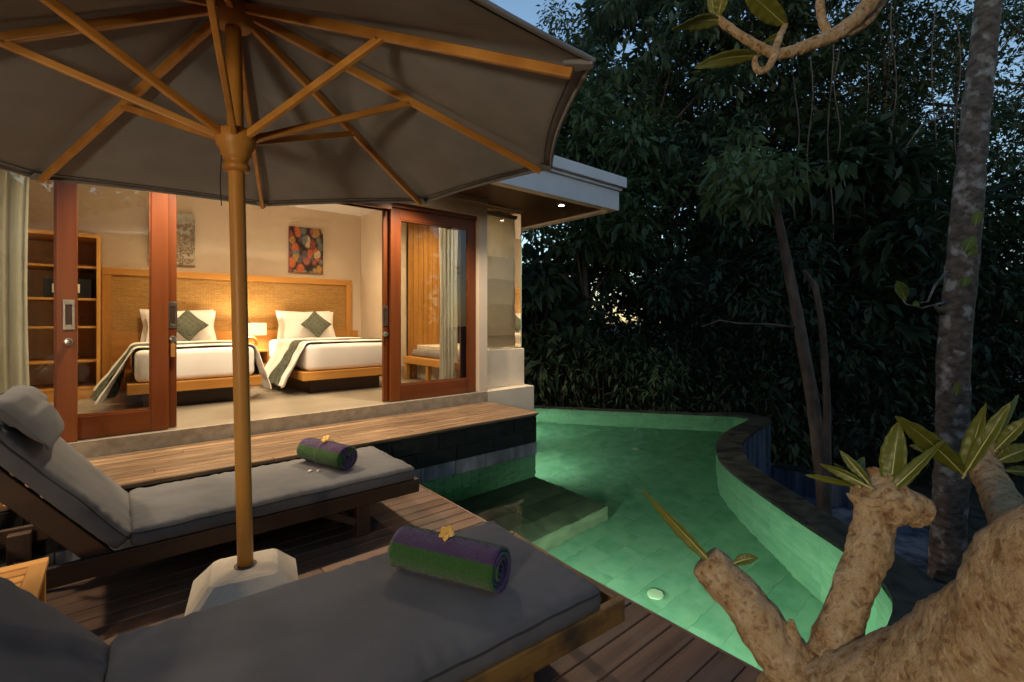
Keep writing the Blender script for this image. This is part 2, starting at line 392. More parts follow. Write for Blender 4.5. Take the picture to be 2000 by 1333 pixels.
# straight pool walls
ps = tag(MB().box(1.98, 2.066, 0.4, 3.86, -1.4, -0.062).box(3.54, 3.565, 3.86, 4.80, -1.4, -0.04).build('pool_side_wall', M_grout), kind='structure')
MB().box(2.066, 3.565, 3.845, 3.90, -1.4, -0.045).build('back_wall', M_grout, ps)
MB().box(3.60, 4.42, 4.775, 4.80, -1.4, -0.045).build('plinth_wall', M_grout, ps)
MB().box(4.395, 4.42, 4.78, 7.1, -1.4, -0.045).build('return_wall', M_grout, ps)
tm = MB().box(-0.105 + 0.0025, 0.105 - 0.0025, -0.006, 0.006, 0.0025 - 0.105, -0.0025).mesh('wall_tile', M_tile)
for r in range(8):
    x = 2.075 + (0.1 if r % 2 else 0)
    while x < 3.56:
        piece('tile', tm, ps, (min(x + 0.09, 3.46), 3.838, -0.045 - r * 0.105)); x += 0.212
# submerged bench
BZ = -0.74
bn = struct('pool_bench', MB().box(2.07, 3.555, 2.82, 3.83, PF, BZ - 0.012), M_tile2, bevel=0.01)
bt = MB().box(-0.2 + 0.003, 0.2 - 0.003, -0.125 + 0.003, 0.125 - 0.003, 0, 0.012).mesh('tile', M_tile2)
for a in range(4):
    for b in range(4):
        x = 2.07 + 0.185 + a * 0.371; yv = 2.82 + 0.126 + b * 0.2525
        piece('tile', bt, bn, (x, yv, BZ - 0.012), scale=(0.925, 1.0, 1))
# water
wm = bpy.data.materials.new('water'); wm.use_nodes = True
nt = wm.node_tree; N = nt.nodes; L = nt.links; N.remove(N['Principled BSDF'])
gl = N.new('ShaderNodeBsdfGlass'); gl.inputs['IOR'].default_value = 1.333; gl.inputs['Roughness'].default_value = 0.0; gl.inputs[0].default_value = (0.93, 1.0, 0.96, 1)
tc = N.new('ShaderNodeTexCoord'); nz = N.new('ShaderNodeTexNoise'); nz.inputs['Scale'].default_value = 3.2; nz.inputs['Detail'].default_value = 3
bp = N.new('ShaderNodeBump'); bp.inputs['Strength'].default_value = 0.12; bp.inputs['Distance'].default_value = 0.05
L.new(tc.outputs['Object'], nz.inputs['Vector']); L.new(nz.outputs[0], bp.inputs['Height']); L.new(bp.outputs[0], gl.inputs['Normal']); L.new(gl.outputs[0], N['Material Output'].inputs[0])
wpoly = [(2.066, 3.835), (3.566, 3.835), (3.566, 4.775), (4.42, 4.775)] + [(p.x, p.y) for p in cv]
wmb = MB(); wmb.add([(x, yv, WZ) for x, yv in reversed(wpoly)], [tuple(range(len(wpoly)))])
wo = struct('water', wmb, wm)
if wo.data.polygons[0].normal.z < 0: wo.data.flip_normals()
# catch basin outside the curved wall
cb = struct('catch_basin', MB().box(5.2, 7.6, 0.6, 0.72, -1.7, -0.72).box(7.5, 7.62, 0.7, 2.9, -1.7, -0.72).box(5.2, 7.6, 0.7, 2.7, -1.7, -1.05), M_wetwall)
for q in range(6): MB().box(5.22 + q * 0.4, 5.6 + q * 0.4, 0.57, 0.75, -0.719, -0.69).build('coping_stone', M_coping, cb)
for q in range(5): MB().box(7.47, 7.65, 0.77 + q * 0.42, 1.17 + q * 0.42, -0.719, -0.69).build('coping_stone', M_coping, cb)

# pool lights and discs
PG = (0.74, 1.0, 0.72)
lens = emis('pool_lens', (0.8, 1.0, 0.75), 2.0)
def pool_light(loc, aim, label, power):
    t = thing('pool_light', label, 'pool light', loc, group='underwater lights')
    q = Vector(aim).to_track_quat('Z', 'Y').to_matrix().to_4x4()
    MB().lathe([(0.07, -0.02), (0.08, 0.0), (0.08, 0.012), (0.06, 0.016)]).rot(q).build('housing', M_steel, t)
    MB().lathe([(0.055, 0.016), (0.05, 0.022)]).rot(q).build('lens', lens, t)
    light('SPOT', 'beam', t, Vector(aim) * 0.05, power, PG, 0.10, 156, 1.0, Vector(aim) + Vector((0, 0, -0.45))); return t
PW = 33
pool_light((2.07, 0.85, -0.50), (1, 0.1, 0), 'round underwater light in the deck side pool wall, nearest the tree', PW)
pool_light((2.07, 1.60, -0.50), (1, 0, 0), 'round underwater light in the deck side pool wall, middle one', PW)
pool_light((2.07, 2.40, -0.50), (1, -0.1, 0), 'round underwater light in the deck side pool wall, beside the bench', PW * 0.8)
pool_light((4.43, 5.6, -0.50), (1, -0.3, 0), 'round underwater light in the pool wall under the corner window', PW)
pool_light((3.57, 4.25, -0.55), (1, -0.1, -0.1), 'round underwater light in the pool wall below the terrace end', PW)
pale = mat('pale_disc', (0.52, 0.60, 0.44), rough=0.5)
for x, yv, lb in ((5.43, 3.83, 'pale round floor fitting in the far half of the pool'), (2.96, 1.92, 'pale round floor fitting in the near half of the pool')):
    MBo = MB().lathe([(0.058, 0), (0.058, 0.008), (0.05, 0.012), (0.02, 0.014)]); o = MBo.build('pool_floor_disc', pale, bevel=0.003)
    o.location = (x, yv, PF + 0.002); tag(o, lb, 'pool fitting', 'discs on the pool floor')
for x, lb in ((2.42, 'small round nozzle in the pool wall, nearer the deck'), (2.62, 'small round nozzle in the pool wall, farther from the deck')):
    o = MB().lathe([(0.035, 0), (0.035, 0.008), (0.015, 0.012)]).rot(Matrix.Rotation(R_(90), 4, 'X')).build('pool_nozzle', pale)
    o.location = (x, 3.832, -0.42); tag(o, lb, 'pool fitting', 'nozzles in the pool wall')

# ================================================================== VILLA
V = thing('villa', 'cream villa with flat white roof and open timber sliding doors', 'building', (1.0, 6.0, FZ))
def vpart(name, mb, m, parent=V, **k): return mb.build(name, m, parent, world=True, **k)
SO = 2.94                                           # soffit height
YB = 7.95; XR = 3.25; XL = -3.2; CE = 3.25           # back wall, right wall, left wall, ceiling
vpart('floor', MB().box(XL, 4.36, 4.765, 8.1, -1.7, FZ), M_floor)
vpart('sill', MB().box(XL, 3.582, 4.742, 4.764, TZ - 0.02, FZ + 0.004), M_sill, bevel=0.002)
vpart('back_wall', MB().box(XL, 3.45, YB, YB + 0.15, FZ, CE), M_plaster)
vpart('side_wall', MB().box(XR, XR + 0.18, 6.62, YB, FZ + 0.001, CE), M_plaster)
vpart('left_wall', MB().box(XL - 0.15, XL, 4.76, 8.1, FZ, CE), M_plaster)
vpart('alcove_wall', MB().box(XR + 0.18, 4.36, 6.62, 6.75, FZ, CE), M_plaster)
vpart('front_wall', MB().box(3.462, 3.585, 4.752, 4.92, FZ + 0.005, SO).box(XL, 3.4615, 4.752, 4.92, 2.752, SO), M_plaster)
vpart('ceiling', MB().box(XL, 4.5, 4.93, 8.1, CE, CE + 0.06), M_white)
vpart('inner_lintel', MB().box(XL, 4.36, 4.925, 5.06, 2.96, CE - 0.002), M_plaster)
# plinth of the corner window
vpart('plinth_step', MB().box(3.588, 4.385, 4.748, 6.9, -1.5, FZ + 0.004), M_plinth, bevel=0.006)
vpart('plinth', MB().box(3.588, 4.362, 4.925, 6.6, FZ + 0.006, 1.06), M_plinth, bevel=0.006)
# roof
rf = vpart('roof', MB().box(XL - 0.4, 5.12, 4.10, 8.6, 3.315, 3.36), M_white)
fx1, fy0 = 5.24, 3.97
vpart('fascia', MB().box(XL - 0.5, fx1, fy0, fy0 + 0.12, SO, 3.205).box(fx1 - 0.12, fx1, fy0 + 0.1205, 8.6, SO, 3.205), M_white, bevel=0.004)
vpart('fascia_step', MB().box(XL - 0.5, fx1 + 0.03, fy0 - 0.03, fy0 + 0.12, 3.206, 3.245).box(fx1 - 0.12, fx1 + 0.03, fy0 + 0.1205, 8.6, 3.206, 3.245), M_white, bevel=0.004)
vpart('roof_lip', MB().box(XL - 0.5, fx1 + 0.075, fy0 - 0.075, 8.65, 3.246, 3.385), M_white, bevel=0.006)
sof = bpy.data.materials.new('woven_soffit'); sof.use_nodes = True
nt = sof.node_tree; N = nt.nodes; L = nt.links; p = N['Principled BSDF']; p.inputs['Roughness'].default_value = 0.6
tc = N.new('ShaderNodeTexCoord'); ck = N.new('ShaderNodeTexBrick'); ck.inputs['Scale'].default_value = 9; ck.inputs['Mortar Size'].default_value = 0.03
ck.inputs['Color1'].default_value = (0.085, 0.034, 0.010, 1); ck.inputs['Color2'].default_value = (0.13, 0.055, 0.017, 1); ck.inputs['Mortar'].default_value = (0.03, 0.012, 0.005, 1)
L.new(tc.outputs['Object'], ck.inputs['Vector']); L.new(ck.outputs[0], p.inputs['Base Color'])
b_ = N.new('ShaderNodeBump'); b_.inputs['Strength'].default_value = 0.5; b_.inputs['Distance'].default_value = 0.01; L.new(ck.outputs['Fac'], b_.inputs['Height']); b_.invert = True; L.new(b_.outputs[0], p.inputs['Normal'])
vpart('soffit', MB().box(XL - 0.4, fx1 - 0.121, fy0 + 0.121, 4.751, SO + 0.03, SO + 0.06), sof)
vpart('soffit', MB().box(3.586, fx1 - 0.121, 4.7512, 4.98, SO + 0.03, SO + 0.06), sof)
vpart('soffit', MB().box(4.35, fx1 - 0.121, 4.9802, 8.55, SO + 0.03, SO + 0.06), sof)
vpart('soffit_trim', MB().box(XL - 0.4, 3.583, 4.735, 4.751, SO - 0.03, SO + 0.029), M_plaster)
# timber header over the opening
vpart('header_beam', MB().box(XL, 2.30, 4.765, 4.80, 2.66, 2.751).box(XL, 3.46, 4.803, 5.05, 2.70, 2.751), M_door[0], bevel=0.003)
vpart('door_track', MB().box(XL, 3.46, 4.90, 4.93, 2.665, 2.698), M_dark[0])
# sliding doors
def door(x0, x1, y, label, hand=None, z0=FZ + 0.006, z1=2.744, sw=0.115, tr_=0.165, br=0.17, mirror_handle=None):
    d = V_door = bpy.data.objects.new('sliding_door', MB().box(-sw / 2, sw / 2, -0.02, 0.02, 0, z1 - z0).mesh('sliding_door', M_door[2]))
    col.objects.link(d); d.parent = V; d.location = Vector((x0 + sw / 2, y, z0)) - Vector(V.location); d['label'] = label
    md = d.modifiers.new('b', 'BEVEL'); md.width = 0.004; md.segments = 2
    w = x1 - x0; h = z1 - z0; ox = -sw / 2
    def sub(nm, mb, m, bev=0.004): return mb.build(nm, m, d, bevel=bev)
    sub('stile', MB().box(ox + w - sw, ox + w, -0.02, 0.02, 0, h), M_door[2])
    sub('bottom_rail', MB().box(ox + sw + 0.0005, ox + w - sw - 0.0005, -0.018, 0.018, 0, br), M_door[0])
    sub('top_rail', MB().box(ox + sw + 0.0005, ox + w - sw - 0.0005, -0.018, 0.018, h - tr_, h), M_door[0])
    sub('pane', MB().add([(ox + sw - 0.005, 0, br - 0.005), (ox + w - sw + 0.005, 0, br - 0.005), (ox + w - sw + 0.005, 0, h - tr_ + 0.005), (ox + sw - 0.005, 0, h - tr_ + 0.005)], [(0, 1, 2, 3)]), M_glass, 0)
    b = sub('glazing_bead', MB().box(ox + sw, ox + w - sw, -0.012, 0.012, br, br + 0.012).box(ox + sw, ox + w - sw, -0.012, 0.012, h - tr_ - 0.012, h - tr_)
            .box(ox + sw, ox + sw + 0.012, -0.012, 0.012, br + 0.0125, h - tr_ - 0.0125).box(ox + w - sw - 0.012, ox + w - sw, -0.012, 0.012, br + 0.0125, h - tr_ - 0.0125), M_door[0], 0)
    for hx in (hand or []):
        hz = 1.50 - z0
        sub('handle_plate', MB().box(hx - x0 + ox - 0.032, hx - x0 + ox - 0.018, -0.025, -0.0205, hz - 0.11, hz + 0.11).box(hx - x0 + ox + 0.018, hx - x0 + ox + 0.032, -0.025, -0.0205, hz - 0.11, hz + 0.11)
            .box(hx - x0 + ox - 0.0178, hx - x0 + ox + 0.0178, -0.025, -0.0205, hz + 0.075, hz + 0.11).box(hx - x0 + ox - 0.0178, hx - x0 + ox + 0.0178, -0.025, -0.0205, hz - 0.11, hz - 0.075), M_steel, 0.001)
        sub('finger_recess', MB().box(hx - x0 + ox - 0.0175, hx - x0 + ox + 0.0175, -0.0215, -0.0202, hz - 0.075, hz + 0.075), M_dark[2], 0)
        sub('lock_knob', MB().lathe([(0.027, 0.0), (0.028, 0.006), (0.016, 0.01), (0.015, 0.024), (0.022, 0.03), (0.02, 0.036), (0.008, 0.038)]).rot(Matrix.Translation((hx - x0 + ox, -0.02, hz - 0.20)) @ Matrix.Rotation(R_(90), 4, 'X')), M_steel, 0)
    return d
door(-1.46, -0.222, 4.785, 'outermost sliding door, its bright stile lit from above', [-0.268])
door(-0.86, 0.332, 4.842, 'middle sliding door with a wide bottom rail')
door(-0.80, 0.392, 4.899, 'innermost sliding door with the key in its lock', [0.364])
door(2.31, 3.458, 4.842, 'sliding door pushed open to the right end of the opening')
door(2.25, 3.40, 4.899, 'sliding door hidden behind the open one', [2.272])
# wood clad wall of the alcove
cl = vpart('wood_panel', MB().box(XR + 0.185, 4.33, 6.592, 6.619, FZ + 0.002, CE - 0.01), M_dark[2])
x = XR + 0.19; pm = MB().box(-0.041, 0.041, -0.008, 0.008, 0, CE - FZ - 0.03).mesh('plank', M_bed[2])
while x < 4.28:
    o = piece('plank', pm, cl, Vector((x + 0.043, 6.582 + random.uniform(-0.002, 0.002), FZ + 0.01)) - Vector(V.location)); md = o.modifiers.new('b', 'BEVEL'); md.width = 0.004; md.segments = 1; x += 0.086
# corner window
wf = vpart('corner_window', MB().box(3.60, 4.335, 4.962, 4.975, 1.0605, 1.075), M_steel)
vpart('top_channel', MB().box(3.60, 4.335, 4.962, 4.975, SO - 0.01, SO + 0.029), M_steel, wf)
vpart('pane', MB().add([(3.59, 4.968, 1.062), (4.338, 4.968, 1.062), (4.338, 4.968, SO + 0.02), (3.59, 4.968, SO + 0.02)], [(0, 1, 2, 3)]), M_glass2, wf)
vpart('pane', MB().add([(4.342, 4.968, 1.062), (4.342, 6.6, 1.062), (4.342, 6.6, SO + 0.02), (4.342, 4.968, SO + 0.02)], [(0, 1, 2, 3)]), M_glass2, wf)
vpart('glass_edge', MB().box(4.336, 4.344, 4.962, 4.972, 1.0755, SO - 0.011), mat('glass_edge', (0.25, 0.4, 0.36), rough=0.1), wf)

# ------------------------------------------------------------------ villa lights
bulb = emis('lamp_glow', (1.0, 0.80, 0.5), 60)
bulb2 = emis('lamp_glow_soft', (1.0, 0.86, 0.66), 18)
def downlight(loc, label, power, group, spot=110, blend=0.6, m=bulb, size=0.04):
    t = thing('downlight', label, 'downlight', loc, group=group)
    MB().lathe([(0.036, 0.0), (0.05, 0.0), (0.05, 0.006), (0.036, 0.006), (0.036, 0.0)], caps=False).build('trim_ring', M_white, t)
    MB().lathe([(0.034, 0.003), (0.03, 0.005)]).build('bulb', m, t)
    light('SPOT', 'beam', t, (0, 0, -0.01), power, WARM if m is bulb else (1.0, 0.72, 0.41), size, spot, blend); return t
EV = 170
for x, lb in ((4.50, 'lit downlight at the corner of the wooden eave soffit'), (2.45, 'eave downlight above the pushed back sliding door'), (0.45, 'eave downlight above the middle of the open doorway'), (-1.55, 'eave downlight above the curtained end door')):
    downlight((x, 4.34, SO + 0.022), lb, EV * (0.75 if x > 4 else 1), 'downlights in the eave soffit', 130, 0.7)
RMW = 108
for x, y_, lb in ((-1.2, 6.3, 'room ceiling downlight above the wardrobe end'), (0.65, 6.6, 'room ceiling downlight above the first bed'), (2.3, 6.6, 'room ceiling downlight above the second bed'), (0.6, 5.4, 'room ceiling downlight inside the open doorway'), (2.4, 5.4, 'room ceiling downlight behind the open sliding door'), (3.85, 5.8, 'ceiling downlight over the window seat')):
    downlight((x, y_, CE - 0.008), lb, RMW, 'downlights in the room ceiling', 140, 0.8, bulb2)

# ------------------------------------------------------------------ furniture in the room
H = thing('headboard', 'long woven rattan headboard in an oak frame behind both beds', 'headboard', (1.45, 7.9, FZ))
hx0, hx1 = -0.14, 3.05
def hp(n_, mb, m, par=H, **k): return mb.build(n_, m, par, world=True, **k)
rat = bpy.data.materials.new('woven_rattan'); rat.use_nodes = True
nt = rat.node_tree; N = nt.nodes; L = nt.links; p = N['Principled BSDF']; p.inputs['Roughness'].default_value = 0.45
tc = N.new('ShaderNodeTexCoord'); mp = N.new('ShaderNodeMapping'); mp.inputs['Rotation'].default_value = (R_(90), 0, 0); L.new(tc.outputs['Object'], mp.inputs[0])
bk = N.new('ShaderNodeTexBrick'); bk.inputs['Scale'].default_value = 16; bk.inputs['Mortar Size'].default_value = 0.05; bk.inputs['Bias'].default_value = 0.1
bk.inputs['Row Height'].default_value = 0.22; bk.inputs['Brick Width'].default_value = 0.6
bk.inputs['Color1'].default_value = (0.66, 0.40, 0.11, 1); bk.inputs['Color2'].default_value = (0.52, 0.29, 0.07, 1); bk.inputs['Mortar'].default_value = (0.24, 0.12, 0.035, 1)
n1 = N.new('ShaderNodeTexNoise'); n1.inputs['Scale'].default_value = 16; m1 = N.new('ShaderNodeMapping'); m1.inputs['Scale'].default_value = (0.4, 1, 6); L.new(tc.outputs['Object'], m1.inputs[0]); L.new(m1.outputs[0], n1.inputs['Vector'])
mx = N.new('ShaderNodeMixRGB'); mx.blend_type = 'MULTIPLY'; mx.inputs[0].default_value = 0.4; r1 = N.new('ShaderNodeValToRGB'); r1.color_ramp.elements[0].color = (0.45, 0.42, 0.38, 1); r1.color_ramp.elements[0].position = 0.35; r1.color_ramp.elements[1].position = 0.6
L.new(n1.outputs[0], r1.inputs[0]); L.new(mp.outputs[0], bk.inputs['Vector']); L.new(bk.outputs[0], mx.inputs[1]); L.new(r1.outputs[0], mx.inputs[2]); L.new(mx.outputs[0], p.inputs['Base Color'])
bb = N.new('ShaderNodeBump'); bb.inputs['Strength'].default_value = 0.6; bb.inputs['Distance'].default_value = 0.006; bb.invert = True; L.new(bk.outputs['Fac'], bb.inputs['Height']); L.new(bb.outputs[0], p.inputs['Normal'])
hp('woven_panel', MB().box(hx0 + 0.09, hx1 - 0.09, 7.875, 7.90, 1.30, 2.03), rat)
hp('top_rail', MB().box(hx0, hx1, 7.845, 7.945, 2.031, 2.117), M_bed[0], bevel=0.004)
for a in (hx0, hx1 - 0.089): hp('side_post', MB().box(a, a + 0.089, 7.85, 7.945, FZ, 2.03), M_bed[2], bevel=0.004)
hp('lower_panel', MB().box(hx0 + 0.09, hx1 - 0.0895, 7.86, 7.944, FZ, 1.298), M_bed[0], bevel=0.003)
hp('end_panel', MB().box(hx1 + 0.001, hx1 + 0.12, 7.87, 7.944, FZ, 1.27), M_bed[0], bevel=0.003)

def bed(x0, x1, label, which):
    b = thing('bed', label, 'bed', ((x0 + x1) / 2, 6.85, FZ), group='twin beds in the room')
    yf = 5.89
    b_ = lambda n_, mb, m, **k: mb.build(n_, m, b, world=True, **k)
    b_('platform', MB().box(x0, x1, yf, 7.855, 0.725, 0.828), M_bed[0], bevel=0.006)
    b_('plinth', MB().box(x0 + 0.14, x1 - 0.14, yf + 0.18, 7.85, FZ, 0.724), M_dark[0])
    mx0, mx1 = x0 + 0.06, x1 - 0.06
    b_('mattress', MB().box(mx0, mx1, yf + 0.035, 7.84, 0.83, 1.155), M_linen, bevel=0.06, seg=4, smooth=True)
    # duvet with drape over both sides
    top = 1.168
    def duv(ya, yb, lift, wf, hang, flare=1.0, seed=0.0):
        def fn(u, v):
            yv = ya + (yb - ya) * v
            s = u * 2 - 1                                      # -1 left hem .. 1 right hem
            half = (mx1 - mx0) / 2 + 0.012 + lift; tot = half + hang
            d = abs(s) * tot; sg = -1 if s < 0 else 1
            r = 0.06
            fold = math.sin(v * 9 + seed) * 0.5 + math.sin(v * 21 + 1.3 + seed) * 0.5
            if d < half - r: x = d; z = top + lift
            else:
                e = d - (half - r)
                if e < r * 1.57: a = e / r; x = half - r + r * math.sin(a); z = top + lift - r + r * math.cos(a)
                else:
                    h_ = e - r * 1.57; x = half + (h_ * (0.36 if sg < 0 else 0.16) + fold * 0.055 * h_ / hang * 2 + 0.02 * mnoise.noise(Vector((yv * 12, h_ * 9, seed)))) * flare; z = top + lift - r - h_ * 0.93
            z += 0.008 * mnoise.noise(Vector((s * 4, yv * 5, seed + lift * 90))); 
            yo = yv + (0.03 * math.sin(s * 7 + seed) + (-0.10 * max(0, d - half) * (1 if v < 0.5 else -0.6)))
            return ((x0 + x1) / 2 + sg * x, yo, max(z, FZ + 0.02))
        return MB().grid(fn, 56, 22)
    sd = 1.7 * which
    o = duv(yf + 0.10, 7.25, 0.014, 0, 0.54, 1.15, sd).build('duvet', M_linen, solid=0.014, smooth=True, subd=1)
    tag(o, 'white duvet draped over the sides of the %s' % ('bed near the doors\' end' if which == 0 else 'bed beside the window seat'), 'duvet', 'duvets')
    o = duv(yf + 0.34, yf + 0.66, 0.024, 0, 0.54, 1.15, sd).build('bed_runner', M_runner, solid=0.008, smooth=True, subd=1)
    tag(o, 'patterned grey green runner across the %s' % ('first bed, behind the umbrella pole' if which == 0 else 'bed beside the window seat'), 'bed runner', 'bed runners')
    return b
run = bpy.data.materials.new('patterned_green_cloth'); run.use_nodes = True; M_runner = run
nt = run.node_tree; N = nt.nodes; L = nt.links; p = N['Principled BSDF']; p.inputs['Roughness'].default_value = 0.8
tc = N.new('ShaderNodeTexCoord'); vo = N.new('ShaderNodeTexVoronoi'); vo.distance = 'CHEBYCHEV'; vo.inputs['Scale'].default_value = 17; vo.inputs['Randomness'].default_value = 0.15
sn = N.new('ShaderNodeMath'); sn.operation = 'MULTIPLY'; sn.inputs[1].default_value = 30; s2 = N.new('ShaderNodeMath'); s2.operation = 'SINE'
cr = N.new('ShaderNodeValToRGB'); cr.color_ramp.elements[0].color = (0.035, 0.045, 0.032, 1); cr.color_ramp.elements[1].color = (0.15, 0.16, 0.11, 1); cr.color_ramp.elements[0].position = 0.4; cr.color_ramp.elements[1].position = 0.6
L.new(tc.outputs['Object'], vo.inputs['Vector']); L.new(vo.outputs['Distance'], sn.inputs[0]); L.new(sn.outputs[0], s2.inputs[0]); L.new(s2.outputs[0], cr.inputs[0]); L.new(cr.outputs[0], p.inputs['Base Color'])
bed(0.08, 1.26, 'low oak bed seen partly through the glass door', 0)
bed(1.70, 2.88, 'low oak bed next to the window seat side', 1)

def pillow_mesh(w, h, t, nn=18, pinch=0.09):
    def face(sgn):
        def fn(u, v):
            a = u * 2 - 1; b = v * 2 - 1
            k = (1 - abs(a) ** 2.6) * (1 - abs(b) ** 2.6)
            pa = 1 - pinch * (1 - abs(b)) * abs(a) ** 3 * 1.0; pb = 1 - pinch * (1 - abs(a)) * abs(b) ** 3
            return (a * w / 2 * pa, sgn * (t / 2) * max(k, 0) ** 0.55 + 0.006 * mnoise.noise(Vector((a * 3, sgn * 2, b * 3))), b * h / 2 * pb)
        return fn
    mb = MB(); mb.grid(face(1), nn, nn)
    m2 = MB().grid(face(-1), nn, nn); m2.f = [tuple(reversed(f)) for f in m2.f]; mb.add(m2.v, m2.f); return mb
def pillow(name, label, cat, grp, c, w, h, t, m, tilt, spin=0.0, rz=0.0):
    o = pillow_mesh(w, h, t).build(name, m, smooth=True); o.location = c
    o.rotation_euler = (Matrix.Rotation(rz, 4, 'Z') @ Matrix.Rotation(R_(tilt), 4, 'X') @ Matrix.Rotation(spin, 4, 'Y')).to_euler()
    return tag(o, label, cat, grp)
for bx, w_, nm in ((0.67, 0, 'first bed behind the umbrella pole'), (2.29, 1, 'bed beside the window seat')):
    pillow('pillow', 'white pillow standing against the headboard, front one on the ' + nm, 'pillow', 'white bed pillows', (bx, 7.60, 1.36), 0.78, 0.46, 0.17, M_linen, -18)
    pillow('pillow', 'white pillow at the back, nearest the headboard of the ' + nm, 'pillow', 'white bed pillows', (bx - 0.03, 7.75, 1.37), 0.82, 0.46, 0.15, M_linen, -10)
    pillow('throw_cushion', 'patterned green cushion set on its corner on the ' + nm, 'cushion', 'patterned diamond cushions', (bx + 0.05, 7.43, 1.385), 0.33, 0.33, 0.12, M_runner, -24, R_(45))

ns = thing('nightstand', 'oak nightstand with an open compartment between the two beds', 'nightstand', (1.48, 7.6, FZ))
n_ = lambda nm, mb, m, **k: mb.build(nm, m, ns, world=True, **k)
nx0, nx1 = 1.28, 1.68
n_('top', MB().box(nx0, nx1, 7.40, 7.855, 0.995, 1.02), M_bed[0], bevel=0.003)
for a in (nx0, nx1 - 0.025): n_('side', MB().box(a, a + 0.025, 7.41, 7.855, FZ, 0.9945), M_bed[2], bevel=0.002)
n_('shelf', MB().box(nx0 + 0.0255, nx1 - 0.0255, 7.415, 7.85, 0.81, 0.83), M_bed[0])
n_('back', MB().box(nx0 + 0.0255, nx1 - 0.0255, 7.83, 7.852, 0.8305, 0.994), M_dark[0])
n_('front_panel', MB().box(nx0 + 0.0255, nx1 - 0.0255, 7.42, 7.44, FZ + 0.01, 0.809), M_bed[0])
tl = thing('table_lamp', 'lit bedside lamp with a drum shade on a carved wooden ring base', 'lamp', (1.47, 7.56, 1.021))
shade = cloth('lamp_shade', (0.85, 0.78, 0.62), weave=500, bump=0.1, trans=0.65)
p = shade.node_tree.nodes['Principled BSDF']; p.inputs['Emission Color'].default_value = (1, 0.78, 0.45, 1); p.inputs['Emission Strength'].default_value = 0.55
mb = MB(); mb.grid(lambda u, v: ((0.195 + 0.0) * (1 if abs(math.cos(2 * math.pi * u)) > 2 else math.copysign(min(1, abs(math.cos(2 * math.pi * u)) ** 0.45), math.cos(2 * math.pi * u))), 0.12 * math.copysign(abs(math.sin(2 * math.pi * u)) ** 0.45, math.sin(2 * math.pi * u)), 0.215 + 0.17 * v), 40, 3, closed_u=True)
mb.build('shade', shade, tl, solid=0.003)
ring = [(0.075 * math.cos(a), 0, 0.105 + 0.075 * math.sin(a)) for a in np.linspace(0, 2 * math.pi, 25)]
MB().tube(ring, 0.022, 10, caps=False, jit=0.25, jscale=25).build('ring_base', M_bed[0], tl, smooth=True)
MB().box(-0.07, 0.07, -0.05, 0.05, 0, 0.018).build('foot', M_bed[0], tl, bevel=0.004)
MB().tube([(0, 0, 0.17), (0, 0, 0.30)], 0.008, 8).build('stem', M_brass, tl)
light('POINT', 'bulb', tl, (0, 0, 0.30), 28, WARM, 0.05)

